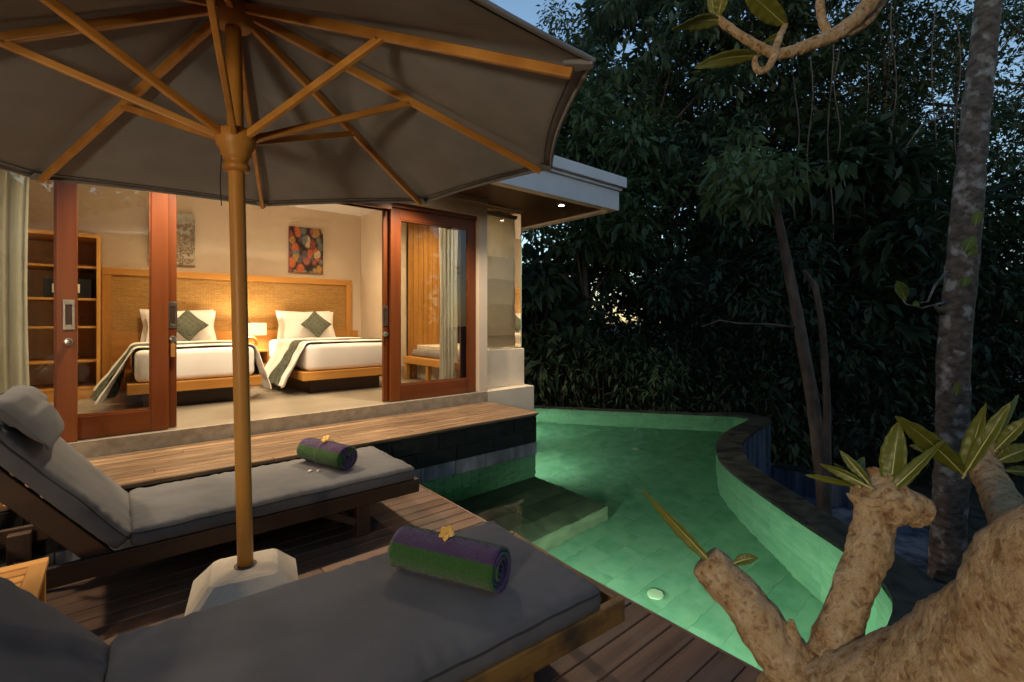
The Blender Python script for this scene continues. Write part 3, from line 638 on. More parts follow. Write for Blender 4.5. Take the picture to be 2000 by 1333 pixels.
def paint_mat(kind):
    m = bpy.data.materials.new('canvas_print_' + kind); m.use_nodes = True; nt = m.node_tree; N = nt.nodes; L = nt.links; p = N['Principled BSDF']; p.inputs['Roughness'].default_value = 0.6
    tc = N.new('ShaderNodeTexCoord')
    if kind == 'pebbles':
        mp = N.new('ShaderNodeMapping'); mp.inputs['Scale'].default_value = (1.25, 1, 0.85); mp.inputs['Rotation'].default_value = (0, 0.35, 0); L.new(tc.outputs['Object'], mp.inputs[0])
        v1 = N.new('ShaderNodeTexVoronoi'); v1.inputs['Scale'].default_value = 8.2; v1.inputs['Randomness'].default_value = 0.8; L.new(mp.outputs[0], v1.inputs['Vector'])
        v2 = N.new('ShaderNodeTexVoronoi'); v2.feature = 'DISTANCE_TO_EDGE'; v2.inputs['Scale'].default_value = 8.2; v2.inputs['Randomness'].default_value = 0.8; L.new(mp.outputs[0], v2.inputs['Vector'])
        sp = N.new('ShaderNodeSeparateColor'); L.new(v1.outputs['Color'], sp.inputs[0])
        cr = N.new('ShaderNodeValToRGB'); cr.color_ramp.interpolation = 'CONSTANT'; e = cr.color_ramp.elements
        cols_ = [(0.22, 0.055, 0.045), (0.35, 0.20, 0.05), (0.13, 0.15, 0.15), (0.42, 0.11, 0.04), (0.50, 0.38, 0.25), (0.10, 0.07, 0.09), (0.28, 0.09, 0.07), (0.24, 0.25, 0.21)]
        e[0].position = 0; e[0].color = c4(cols_[0]); e[1].position = 0.125; e[1].color = c4(cols_[1])
        for i in range(2, 8): q = e.new(i * 0.125); q.color = c4(cols_[i])
        L.new(sp.outputs[0], cr.inputs[0])
        nz = N.new('ShaderNodeTexNoise'); nz.inputs['Scale'].default_value = 30; L.new(tc.outputs['Object'], nz.inputs['Vector'])
        mm = N.new('ShaderNodeMixRGB'); mm.blend_type = 'OVERLAY'; mm.inputs[0].default_value = 0.7; L.new(cr.outputs[0], mm.inputs[1]); L.new(nz.outputs[0], mm.inputs[2])
        ed = N.new('ShaderNodeValToRGB'); ed.color_ramp.elements[0].position = 0.50; ed.color_ramp.elements[1].position = 0.72; ed.color_ramp.elements[0].color = (1, 1, 1, 1); ed.color_ramp.elements[1].color = (0.06, 0.04, 0.04, 1); L.new(v1.outputs['Distance'], ed.inputs[0])
        mu = N.new('ShaderNodeMixRGB'); mu.blend_type = 'MULTIPLY'; mu.inputs[0].default_value = 1; L.new(mm.outputs[0], mu.inputs[1]); L.new(ed.outputs[0], mu.inputs[2]); L.new(mu.outputs[0], p.inputs['Base Color'])
    else:
        sx = N.new('ShaderNodeSeparateXYZ'); L.new(tc.outputs['Object'], sx.inputs[0])
        nz = N.new('ShaderNodeTexNoise'); nz.inputs['Scale'].default_value = 14; nz.inputs['Detail'].default_value = 6; L.new(tc.outputs['Object'], nz.inputs['Vector'])
        ad = N.new('ShaderNodeMath'); ad.operation = 'MULTIPLY_ADD'; ad.inputs[1].default_value = -0.55; L.new(sx.outputs['Z'], ad.inputs[0]); L.new(nz.outputs[0], ad.inputs[2])
        cr = N.new('ShaderNodeValToRGB'); e = cr.color_ramp.elements; e[0].position = 0.3; e[0].color = (0.42, 0.42, 0.36, 1); e[1].position = 0.7; e[1].color = (0.42, 0.36, 0.28, 1)
        for ps_, cc in ((0.42, (0.30, 0.28, 0.22)), (0.5, (0.13, 0.09, 0.05)), (0.56, (0.40, 0.32, 0.22)), (0.62, (0.10, 0.07, 0.05))): q = e.new(ps_); q.color = c4(cc)
        L.new(ad.outputs[0], cr.inputs[0]); L.new(cr.outputs[0], p.inputs['Base Color'])
    return m
for x0, x1, k, lb in ((2.08, 2.60, 'pebbles', 'painting of coloured pebbles on the wall above the second bed'), (0.327, 0.845, 'flowers', 'pale painting of white flowers on the wall above the first bed')):
    t = thing('painting', lb, 'painting', ((x0 + x1) / 2, YB - 0.02, 2.57)); w = (x1 - x0) / 2
    MB().box(-w, w, -0.02, 0.019, -0.36, 0.36).build('canvas', paint_mat(k), t, bevel=0.003)
    MB().box(-w + 0.02, w - 0.02, 0.0192, 0.0198, -0.34, 0.34).build('stretcher', M_bed[0], t)

wd = thing('wardrobe', 'open oak wardrobe with shelves behind the glass doors', 'wardrobe', (-1.1, 7.6, FZ))
w_ = lambda nm, mb, m, **k: mb.build(nm, m, wd, world=True, **k)
w_('side', MB().box(-0.175, -0.145, 7.25, 7.94, FZ, 2.40), M_bed[2], bevel=0.002)
w_('side', MB().box(-2.30, -2.27, 7.25, 7.94, FZ, 2.40), M_bed[2], bevel=0.002)
w_('divider', MB().box(-1.12, -1.09, 7.26, 7.92, FZ + 0.1, 2.36), M_bed[2], bevel=0.002)
w_('top', MB().box(-2.30, -0.145, 7.25, 7.94, 2.401, 2.44), M_bed[0], bevel=0.002)
w_('back', MB().box(-2.27, -0.176, 7.92, 7.94, FZ, 2.40), M_bed[2])
for z in (0.66, 0.97, 1.36, 1.68, 2.05): w_('shelf', MB().box(-1.089, -0.1755, 7.28, 7.918, z, z + 0.025), M_bed[0], bevel=0.002)
w_('base_board', MB().box(-2.27, -0.1755, 7.26, 7.28, FZ, 0.655), M_bed[0])
sf = thing('safe', 'black room safe with a pale keypad on a wardrobe shelf', 'safe', (-0.42, 7.5, 1.706))
MB().box(-0.2, 0.2, -0.15, 0.18, 0, 0.22).build('body', mat('black_enamel', (0.012, 0.012, 0.014), rough=0.35), sf, bevel=0.006)
pad = MB().box(-0.13, 0.10, -0.163, -0.151, 0.06, 0.16).build('keypad', mat('pale_plastic', (0.6, 0.55, 0.45), rough=0.5), sf, bevel=0.003)
km = MB().box(-0.008, 0.008, -0.167, -0.1635, -0.008, 0.008).mesh('button', mat('grey_button', (0.2, 0.18, 0.15), rough=0.5))
for a in range(4):
    for b in range(3): piece('button', km, pad, (0.0 + a * 0.024, 0, 0.085 + b * 0.025))

db = thing('daybed', 'oak window seat frame behind the right sliding door', 'daybed', (3.85, 5.75, FZ))
d_ = lambda nm, mb, m, **k: mb.build(nm, m, db, world=True, **k)
dx = 3.36
d_('seat_frame', MB().box(dx, 4.30, 5.02, 6.57, 0.80, 0.90), M_bed[1], bevel=0.004)
for yv in (5.06, 5.86, 6.50): d_('leg', MB().box(dx + 0.01, dx + 0.07, yv, yv + 0.06, FZ, 0.799), M_bed[2], bevel=0.003)
for yv in (5.06, 6.50): d_('leg', MB().box(4.2, 4.26, yv, yv + 0.06, FZ, 0.799), M_bed[2], bevel=0.003)
def pad_mesh(x0, x1, y0, y1, z0, z1, rr=0.03, bulge=0.012, wr=0.004, seed=0.0, nu=60, nv=26):
    "cushion pad: rounded edges, a slight crown and puckered seams"
    cx, cy_, hx, hy = (x0 + x1) / 2, (y0 + y1) / 2, (x1 - x0) / 2, (y1 - y0) / 2
    mb = MB()
    def top(u, v):
        a = u * 2 - 1; b = v * 2 - 1
        # cluster samples near edges
        a = math.sin(a * math.pi / 2) * 0.35 + a * 0.65; b = math.sin(b * math.pi / 2) * 0.35 + b * 0.65
        ex = (1 - abs(a)) * hx; ey = (1 - abs(b)) * hy; e = min(ex, ey)
        fall = 0.0 if e > rr else rr * (1 - math.sqrt(max(0, 1 - (1 - e / rr) ** 2))) * 0.8
        tt = (cx + a * hx) if ey < ex else (cy_ + b * hy)
        pk = wr * math.exp(-abs(e - 0.03) / 0.035) * math.sin(tt * 85 + 5 * mnoise.noise(Vector((tt * 7, seed, 0)))) * (0.35 + mnoise.noise(Vector((tt * 3.1, seed, 5)))) * (e > 0.004)
        k = (1 - a ** 4) * (1 - b ** 4)
        z = z1 - fall + bulge * k + pk + 1.3 * wr * mnoise.noise(Vector((a * hx * 3.2, b * hy * 5.5, seed + 4))) + 0.5 * wr * mnoise.noise(Vector((a * hx * 11 + b * hy * 6, b * hy * 9, seed + 2)))
        # rounded plan corners
        px, py = a * hx, b * hy; rc = 0.04
        qx, qy = abs(px) - (hx - rc), abs(py) - (hy - rc)
        if qx > 0 and qy > 0:
            l = max(qx, qy) / max(math.hypot(qx, qy), 1e-6); px = math.copysign(hx - rc + qx * l, px); py = math.copysign(hy - rc + qy * l, py)
        return (cx + px, cy_ + py, z)
    mb.grid(top, nu, nv)
    m2 = MB().grid(lambda u, v: (lambda t: (t[0], t[1], z0 + (z1 - t[2]) * 0.5 if False else z0 + 0.3 * max(0, z1 - t[2])))(top(u, v)), nu, nv)
    base = len(mb.v); mb.v += m2.v; m = nv + 1
    mb.f += [tuple(base + i for i in reversed(f)) for f in m2.f]
    rim = [i * m for i in range(nu)] + [nu * m + j for j in range(nv)] + [i * m + nv for i in range(nu, 0, -1)] + [j for j in range(nv, 0, -1)]
    rim_pts = [Vector(mb.v[i]) for i in rim]; rn = len(rim)
    # side wall with a bulged middle ring
    mid = []
    for q, i in enumerate(rim):
        t_ = Vector(mb.v[i]); b__ = Vector(mb.v[base + i]); c_ = (t_ + b__) / 2; d = Vector((c_.x - cx, c_.y - cy_, 0))
        d = Vector((d.x / hx, d.y / hy, 0)); d = Vector((d.x if abs(d.x) > 0.93 else 0, d.y if abs(d.y) > 0.93 else 0, 0))
        w = 0.006 + wr * 1.2 * mnoise.noise(Vector((c_.x * 22, c_.y * 22, seed + 9)))
        mid.append(c_ + (d.normalized() * w if d.length > 0 else Vector()))
    mo = len(mb.v); mb.v += [tuple(p) for p in mid]
    for q in range(rn):
        q2 = (q + 1) % rn
        mb.f += [(rim[q2], rim[q], mo + q, mo + q2), (mo + q2, mo + q, base + rim[q], base + rim[q2])]
    return mb, rim_pts
mbp, _ = pad_mesh(3.45, 4.26, 5.1, 6.5, 0.903, 1.0, seed=3)
o = mbp.build('seat_cushion', cloth('lilac_grey', (0.19, 0.165, 0.16), weave=900), smooth=True); tag(o, 'flat grey seat cushion on the window seat', 'cushion')

# curtains
def curtain(name, label, pts, z0, z1, m, waves, amp, gather=None):
    a, b = Vector(pts[0]), Vector(pts[1]); d = b - a; nrm_ = Vector((-d.y, d.x)).normalized()
    def fn(u, v):
        w = 1.0 - (0.0 if not gather else gather * math.sin(math.pi * v))
        s = 0.5 + (u - 0.5) * w
        ph = u * waves * 2 * math.pi + 0.5 * mnoise.noise(Vector((u * 5, v * 2.5, 1)))
        q = a + d * s + nrm_ * (amp * math.sin(ph) * (0.75 + 0.25 * v) + 0.02 * mnoise.noise(Vector((u * 8, v * 3, 7))))
        return (q.x, q.y, z0 + (z1 - z0) * v)
    t = thing(name, label, 'curtain', (a.x, a.y, z0), group='curtains inside the glass doors')
    MB().grid(fn, waves * 10, 24).build('cloth', m, t, smooth=True, world=True)
    MB().tube([(a.x, a.y, z1 + 0.02), (b.x, b.y, z1 + 0.02)], 0.012, 8).build('rail', M_steel, t, world=True)
curtain('curtain', 'pale curtain hanging behind the open right hand sliding door', [(3.12, 5.14), (3.40, 5.14)], FZ + 0.02, 2.93, M_curtain, 5, 0.035, 0.12)
curtain('curtain', 'pale sheer curtain gathered at the far left glass door', [(-1.05, 5.16), (-0.50, 5.16)], FZ + 0.02, 2.93, M_curtain, 7, 0.035, 0.08)
# roman blind
rb = thing('roman_blind', 'beige folded blind behind the corner window', 'blind', (3.95, 5.02, 1.08))
zs = [1.09, 1.26, 1.68, 2.02, 2.32, 2.86]
for q in range(5):
    a, b = zs[q], zs[q + 1]
    def fn(u, v, a=a, b=b, q=q): return (3.60 + 0.66 * u, 5.02 - 0.02 * math.sin(math.pi * v) ** 0.7 - 0.012 * (1 - v), a - 0.012 + (b - a + 0.012) * v + 0.004 * math.sin(u * 9 + q))
    MB().grid(fn, 14, 10).build('fold_panel', M_blind, rb, world=True, smooth=True)
MB().tube([(3.60, 5.01, 2.88), (4.28, 5.01, 2.88)], 0.03, 12).build('roller', M_blind, rb, world=True, smooth=True)
MB().tube([(4.22, 5.0, 2.88), (4.22, 5.0, 1.3)], 0.004, 6).build('cord', M_linen, rb, world=True)
# key
kt = thing('key', 'room key with an orange tag hanging from the door lock', 'key', (0.364, 4.85, 1.30))
MB().tube([(0.012 * math.cos(a), 0, -0.02 + 0.016 * math.sin(a)) for a in np.linspace(0, 2 * math.pi, 13)], 0.002, 6, caps=False).build('ring', M_steel, kt)
MB().box(-0.016, 0.016, -0.004, 0.004, -0.15, -0.04).build('fob', M_bed[2], kt, bevel=0.002)

# ================================================================== LOUNGERS
def lounger(label, clabel, loc, rz, L_seat, W, th, zt, lightw, frame_ext=0.03, seed=0):
    "hinge at local origin; foot toward +x; near side at y=0, far side at y=W"
    t = thing('sun_lounger', label, 'sun lounger', loc, rz, 'sun loungers on the deck')
    b_ = lambda nm, mb, m, **k: mb.build(nm, m, t, **k)
    zr1 = zt - 0.10; zr0 = zr1 - 0.095; xf = L_seat + frame_ext; xb = -0.62
    D0, D1, D2 = M_dark if not lightw else M_lt
    for yv in (0.0, W - 0.035): b_('side_rail', MB().box(xb, xf, yv, yv + 0.035, zr0, zr1), D0, bevel=0.005)
    b_('foot_rail', MB().box(xf - 0.036, xf - 0.001, 0.0355, W - 0.0355, zr0 + 0.003, zr1 - 0.003), D1, bevel=0.004)
    b_('head_rail', MB().box(xb + 0.001, xb + 0.036, 0.0355, W - 0.0355, zr0 + 0.003, zr1 - 0.003), D1, bevel=0.004)
    for xv in (L_seat - 0.42, xb + 0.12):
        for yv in (0.036, W - 0.036 - 0.055): b_('leg', MB().box(xv, xv + 0.095, yv, yv + 0.055, 0.001, zr1 - 0.02), D2, bevel=0.005)
        b_('stretcher', MB().box(xv + 0.03, xv + 0.065, 0.092, W - 0.092, 0.10, 0.15), D1, bevel=0.004)
    for yv in (0.06, W - 0.06): b_('brace', MB().bar((L_seat - 0.42, yv, 0.10), (L_seat - 0.75, yv, zr1 - 0.03), 0.03, 0.045), D0, bevel=0.003)
    x = 0.03
    while x < L_seat - 0.06: b_('slat', MB().box(x, x + 0.055, 0.036, W - 0.036, zr1 - 0.022, zr1 - 0.004), D1, bevel=0.003); x += 0.078
    # back frame
    ca, sa = math.cos(R_(th)), math.sin(R_(th)); BL = 0.84
    bk = lambda s, n: Vector((-ca * s - sa * n, 0, zr1 + 0.0 + sa * s - ca * n * -1 - 0.0))   # s along the back, n toward the sitter
    def bp(s, n): return Vector((-ca * s + sa * n - 0.05, 0, zr1 + sa * s + ca * n))
    for yv in (0.05, W - 0.05): b_('back_rail', MB().bar(bp(-0.02, -0.055) + Vector((0, yv, 0)), bp(BL, -0.055) + Vector((0, yv, 0)), 0.035, 0.09, up=(sa, 0, ca)), D0, bevel=0.004)
    s = 0.05
    while s < BL: b_('back_slat', MB().bar(bp(s, -0.02) + Vector((0, 0.068, 0)), bp(s, -0.02) + Vector((0, W - 0.068, 0)), 0.055, 0.018, up=(sa, 0, ca)), D1, bevel=0.003); s += 0.08
    for yv in (0.11, W - 0.11): b_('prop', MB().bar(bp(0.55, -0.09) + Vector((0, yv, 0)), (-0.60, yv, zr0 + 0.05), 0.025, 0.04), M_teak[0], bevel=0.003)
    b_('prop_bar', MB().bar((-0.585, 0.08, zr0 + 0.055), (-0.585, W - 0.08, zr0 + 0.055), 0.03, 0.03), M_teak[1], bevel=0.003)
    # cushion
    c = thing('lounger_cushion', clabel, 'cushion', loc, rz, 'grey lounger cushions')
    mb, rim = pad_mesh(0.012, L_seat, 0.0, W, zt - 0.098, zt - 0.006, seed=seed, wr=0.007, nu=120, nv=48)
    sp_ = mb.build('seat_pad', M_cushion, c, smooth=True)
    rim2 = [p + Vector((0, 0, 0.002)) for p in rim]; MB().tube(rim2 + [rim2[0]], 0.0045, 6, caps=False).build('piping', M_piping, sp_, smooth=True)
    mb, rim = pad_mesh(0.0, BL + 0.02, 0.0, W, 0.004, 0.098, seed=seed + 5, wr=0.007, nu=64, nv=48)
    T = Matrix(((-ca, 0, sa, -0.05), (0, 1, 0, 0), (sa, 0, ca, zr1), (0, 0, 0, 1)))
    mb.rot(T); mb.f = [tuple(reversed(f)) for f in mb.f]
    bpad = mb.build('back_pad', M_cushion, c, smooth=True)
    rim2 = [T @ (p + Vector((0, 0, 0.002))) for p in rim]; MB().tube(rim2 + [rim2[0]], 0.0045, 6, caps=False).build('piping', M_piping, bpad, smooth=True)
    return t, T, BL, W
M_lt = [wood('gold_wood_%d' % i, (0.13, 0.07, 0.02), (0.30, 0.165, 0.045), axis=i, rough=0.5, bump=0.3, c3=(0.06, 0.04, 0.025), s3=6) for i in range(3)]
ZT = 0.41
l1, T1, BL1, W1 = lounger('dark wood lounger beside the raised terrace, farther from the camera', 'grey cushion on the lounger beside the raised terrace', (0.045, 3.05, 0), 0.0, 1.61, 0.74, 52, ZT, False, seed=1)
l2, T2, BL2, W2 = lounger('weathered golden wood lounger in the foreground with its back cut by the frame', 'grey cushion on the foreground lounger', (-0.075, 1.30, 0), R_(-3.6), 1.565, 0.79, 50, ZT, True, frame_ext=0.13, seed=8)
# headrest pillow strapped to the far lounger
hr = thing('headrest', 'grey headrest bolster strapped over the lounger back beside the terrace', 'headrest', (0.045, 3.05, 0))
hb = pillow_mesh(W1 - 0.02, 0.34, 0.16, nn=26, pinch=0.04)
def drape(p):
    x, y_, z = p; sv = BL1 - 0.09 + z; n0 = 0.165 + y_ * 0.9
    b = max(0.0, sv - BL1 + 0.02); sv -= b * 0.35; n0 -= 2.2 * b * b + 0.02 * math.sin(x * 9) * (z < 0)
    return T1 @ Vector((sv, W1 / 2 + x, n0 + 0.008 * mnoise.noise(Vector((x * 7, z * 9, 3)))))
hb.v = [tuple(drape(v)) for v in hb.v]; hb.build('bolster', M_cushion, hr, smooth=True)
for vv in (0.18, 0.82):
    yv = 0.02 + (W1 - 0.04) * vv
    MB().tube([T1 @ Vector((BL1 - 0.27, yv, 0.13)), T1 @ Vector((BL1 - 0.02, yv, 0.20)), T1 @ Vector((BL1 + 0.06, yv, 0.09)), T1 @ Vector((BL1 + 0.05, yv, -0.03)), T1 @ Vector((BL1 - 0.1, yv, -0.10))], 0.012, 8, sy=0.35).build('strap', M_cushion, hr, smooth=True)

# side table
st_ = thing('side_table', 'small slatted teak side table between the two loungers', 'side table', (-0.46, 2.44, 0))
s_ = lambda nm, mb, m, **k: mb.build(nm, m, st_, **k)
hw = 0.25
for s in (-1, 1):
    s_('top_rail', MB().box(-hw, hw, min(s * hw, s * (hw - 0.055)), max(s * hw, s * (hw - 0.055)), 0.475, 0.50), M_teak[0], bevel=0.004)
    s_('top_rail', MB().box(min(s * hw, s * (hw - 0.055)), max(s * hw, s * (hw - 0.055)), -hw + 0.0555, hw - 0.0555, 0.475, 0.50), M_teak[1], bevel=0.004)
    for s2 in (-1, 1): s_('leg', MB().box(s * (hw - 0.03) - 0.022, s * (hw - 0.03) + 0.022, s2 * (hw - 0.03) - 0.022, s2 * (hw - 0.03) + 0.022, 0.001, 0.4745), M_teak[2], bevel=0.004)
for q in range(6): s_('slat', MB().box(-hw + 0.0555, hw - 0.0555, -0.19 + q * 0.065, -0.19 + q * 0.065 + 0.052, 0.478, 0.497), M_teak[0], bevel=0.003)
for s in (-1, 1): s_('apron', MB().box(-hw + 0.05, hw - 0.05, s * (hw - 0.03) - 0.012, s * (hw - 0.03) + 0.012, 0.42, 0.474), M_teak[0], bevel=0.003)

# ------------------------------------------------------------------ towels
def towel_mat():
    m = bpy.data.materials.new('striped_towel'); m.use_nodes = True; nt = m.node_tree; N = nt.nodes; L = nt.links; p = N['Principled BSDF']
    p.inputs['Roughness'].default_value = 1.0; p.inputs['Specular IOR Level'].default_value = 0.1; p.inputs['Sheen Weight'].default_value = 0.35; p.inputs['Sheen Roughness'].default_value = 0.5
    tc = N.new('ShaderNodeTexCoord'); sx = N.new('ShaderNodeSeparateXYZ'); L.new(tc.outputs['Object'], sx.inputs[0])
    nz = N.new('ShaderNodeTexNoise'); nz.inputs['Scale'].default_value = 70; L.new(tc.outputs['Object'], nz.inputs['Vector'])
    at2 = N.new('ShaderNodeMath'); at2.operation = 'ARCTAN2'; L.new(sx.outputs['Z'], at2.inputs[0]); L.new(sx.outputs['Y'], at2.inputs[1])
    mr = N.new('ShaderNodeMapRange'); mr.inputs['From Min'].default_value = -math.pi; mr.inputs['From Max'].default_value = math.pi; L.new(at2.outputs[0], mr.inputs[0])
    ad = N.new('ShaderNodeMath'); ad.operation = 'MULTIPLY_ADD'; ad.inputs[1].default_value = 0.035; L.new(nz.outputs[0], ad.inputs[0]); L.new(mr.outputs[0], ad.inputs[2])
    cr = N.new('ShaderNodeValToRGB'); e = cr.color_ramp.elements; g = (0.04, 0.125, 0.02, 1); v = (0.085, 0.042, 0.12, 1)
    e[0].position = 0.0; e[0].color = g; e[1].position = 1.0; e[1].color = g
    for ps_, cc in ((0.13, g), (0.15, v), (0.60, v), (0.62, g), (0.715, g), (0.735, v), (0.905, v), (0.925, g)): q = e.new(ps_); q.color = cc
    L.new(ad.outputs[0], cr.inputs[0])
    mm = N.new('ShaderNodeMixRGB'); mm.blend_type = 'OVERLAY'; mm.inputs[0].default_value = 0.75; L.new(cr.outputs[0], mm.inputs[1]); n2 = N.new('ShaderNodeTexNoise'); n2.inputs['Scale'].default_value = 220; L.new(tc.outputs['Object'], n2.inputs['Vector']); L.new(n2.outputs[0], mm.inputs[2])
    L.new(mm.outputs[0], p.inputs['Base Color'])
    bp = N.new('ShaderNodeBump'); bp.inputs['Strength'].default_value = 1.0; bp.inputs['Distance'].default_value = 0.006; L.new(n2.outputs[0], bp.inputs['Height']); L.new(bp.outputs[0], p.inputs['Normal'])
    return m
M_towel = towel_mat()
M_petal = mat('petal', (0.80, 0.36, 0.03), (0.85, 0.58, 0.16), scale=25, rough=0.5)
def towel(label, flabel, c, ang, L_, r, seed):
    t = thing('towel', label, 'towel', c, ang, 'rolled striped towels')
    mb = MB(); n = 150; nv = 26; r0 = 0.018
    def wob(x, a, rr): return rr * (1 + 0.018 * mnoise.noise(Vector((x * 9, math.cos(a) * 1.5, math.sin(a) * 1.5 + seed))))
    turns = 4.25
    def sheet(th_off):
        def fn(u, v):
            a = u * turns * 2 * math.pi; rr = r0 + (r - r0) * u + th_off; x = (v - 0.5) * (L_ + 0.010 * math.sin(a * 0.7 + seed) + 0.012 * u)
            rr = wob(x, a, rr); ph = -a + R_(-100) + turns * 2 * math.pi
            y_, z_ = rr * math.cos(ph), rr * math.sin(ph)
            z_ *= 0.93; z_ += 0.0
            if z_ < -r * 0.86: z_ = -r * 0.86 + (z_ + r * 0.86) * 0.3
            return (x, y_, z_)
        return fn
    th_ = (r - r0) / turns * 0.72
    a_ = MB().grid(sheet(0), n, nv); b_ = MB().grid(sheet(-th_), n, nv)
    m = nv + 1; o = len(a_.v); fs = list(a_.f) + [tuple(o + i for i in reversed(f)) for f in b_.f]
    for i in range(n):
        fs += [(i * m, o + i * m, o + (i + 1) * m, (i + 1) * m), ((i + 1) * m + nv, o + (i + 1) * m + nv, o + i * m + nv, i * m + nv)]
    fs += [(j + 1, j, o + j, o + j + 1) if False else (j, j + 1, o + j + 1, o + j) for j in range(nv)] + [(n * m + j + 1, n * m + j, o + n * m + j, o + n * m + j + 1) for j in range(nv)]
    mb.add(a_.v + b_.v, fs); ro = mb.build('roll', M_towel, t, smooth=True)
    gg = np.random.default_rng(int(seed * 10)); f0 = sheet(0); pv = []; pfc = []
    for q in range(16000):
        u = 1 - gg.random() * 0.245; v = gg.random(); p_ = Vector(f0(u, v)); nn_ = Vector((0, p_.y, p_.z)).normalized()
        dd = (nn_ + Vector(gg.normal(size=3)) * 0.55).normalized() * gg.uniform(0.003, 0.0065); sd_ = dd.cross(Vector(gg.normal(size=3))).normalized() * 0.0007
        o_ = len(pv); pv += [p_ - sd_, p_ + sd_, p_ + dd]; pfc.append((o_, o_ + 1, o_ + 2))
    pl = MB().add(pv, pfc).build('pile', M_towel, t); pl['kind'] = 'stuff'
    rb_ = [(0.0 + 0.004 * math.sin(a * 3), (r + 0.004) * math.cos(a), (r + 0.004) * 0.93 * math.sin(a)) for a in np.linspace(R_(-70), R_(250), 40)]
    jt = mat('jute', (0.32, 0.24, 0.2), rough=0.9)
    if seed > 3: MB().tube(rb_, 0.0022, 6).build('twine', jt, t)
    # frangipani blossom tucked on top
    f = thing('flower', flabel, 'flower', Vector(c) + Vector((0, 0, r * 0.95)), ang, 'frangipani blossoms on the towels')
    for k in range(5):
        an = 2 * math.pi * k / 5
        def fn(u, v, an=an):
            l = 0.035 * v; w = 0.015 * math.sin(math.pi * min(v * 0.93 + 0.05, 1)) ** 0.7 * (u * 2 - 1)
            up = 0.014 + 0.020 * v - 0.018 * v * v + 0.003 * (u * 2 - 1)
            return (l * math.cos(an) - w * math.sin(an), l * math.sin(an) + w * math.cos(an), up)
        MB().grid(fn, 4, 6).rot(Matrix.Rotation(R_(38), 4, 'X')).build('petal', M_petal, f, smooth=True, solid=0.0015)
    MB().tube([Vector((0, 0.0, 0.016)), Vector((0.002, -0.004, 0.0)), Vector((0.004, -0.022, -0.012))], [0.0035, 0.003, 0.0022], 7).rot(Matrix.Rotation(R_(15), 4, 'X')).build('stem', M_petal, f, smooth=True)
    return t
r_t = 0.097
towel('rolled green and purple towel on the foreground lounger', 'yellow frangipani blossom on the foreground towel', (1.03, 1.63, ZT + 0.006 + r_t * 0.87), math.atan2(-0.39, 0.19), 0.47, r_t, 1.0)
towel('rolled purple and green towel on the lounger beside the terrace', 'yellow frangipani blossom on the farther towel', (1.16, 3.46, ZT + 0.006 + r_t * 0.87), math.atan2(-0.46, 0.15), 0.44, r_t, 5.0)
sh = thing('shell_charm', 'small white shell charm on twine beside the farther towel', 'shell', (1.02, 3.37, ZT + 0.012))
for q, (a, b, s) in enumerate(((0, 0, 1.0), (0.045, -0.03, 0.8))):
    MB().lathe([(0.002, -0.010), (0.012, -0.006), (0.017, 0.0), (0.012, 0.008), (0.003, 0.012)], n=14).rot(Matrix.Translation((a, b, 0)) @ Matrix.Scale(s, 4) @ Matrix.Rotation(0.5 * q, 4, 'X')).build('shell', mat('shell', (0.6, 0.52, 0.46), rough=0.35), sh, smooth=True)
MB().tube([(0, 0, 0), (0.02, -0.02, -0.004), (0.045, -0.03, 0), (0.10, 0.02, -0.004)], 0.002, 6).build('twine', MATS['jute'], sh)

# ================================================================== UMBRELLA
ub = Vector((0.452, 2.43, 0.34)); uc = Vector((0.4217, 2.4108, 2.285)); RU = 1.6; AP = 0.554; PH = R_(-60.7); TX, TY = 0.043, 0.0085
upv = Vector((-TX, -TY, 1)).normalized(); apex = uc + upv * AP
UM = thing('umbrella', 'large grey canvas parasol with teak pole, ribs and struts', 'umbrella', ub)
u_ = lambda nm, mb, m, **k: mb.build(nm, m, UM, world=True, **k)
def axis(z): k = (z - ub.z) / (apex.z - ub.z); return ub + (apex - ub) * k
pole_top = axis(2.885)
u_('pole', MB().tube([axis(0.30), axis(0.9), axis(1.5), axis(2.1), pole_top], 0.033, 24), M_teak[2], smooth=True)
lowc = axis(2.262)
q = (apex - ub).to_track_quat('Z', 'Y').to_matrix().to_4x4()
u_('runner_hub', MB().lathe([(0.035, -0.135), (0.050, -0.13), (0.057, -0.115), (0.050, -0.098), (0.042, -0.092), (0.050, -0.082), (0.060, -0.065), (0.064, -0.04), (0.078, -0.02), (0.082, 0.01), (0.080, 0.04), (0.060, 0.055), (0.036, 0.056)], n=28).rot(Matrix.Translation(lowc) @ q), M_teak[2], smooth=True)
toph = axis(2.835)
u_('top_hub', MB().lathe([(0.036, -0.07), (0.070, -0.065), (0.078, -0.03), (0.09, 0.0), (0.088, 0.03), (0.05, 0.05)], n=28).rot(Matrix.Translation(toph) @ q), M_teak[2], smooth=True)
tips = []
for k in range(8):
    an = PH + k * math.pi / 4; lx, ly = RU * math.cos(an), RU * math.sin(an); tips.append(Vector((uc.x + lx, uc.y + ly, uc.z + TX * lx + TY * ly)))
rib_root = []
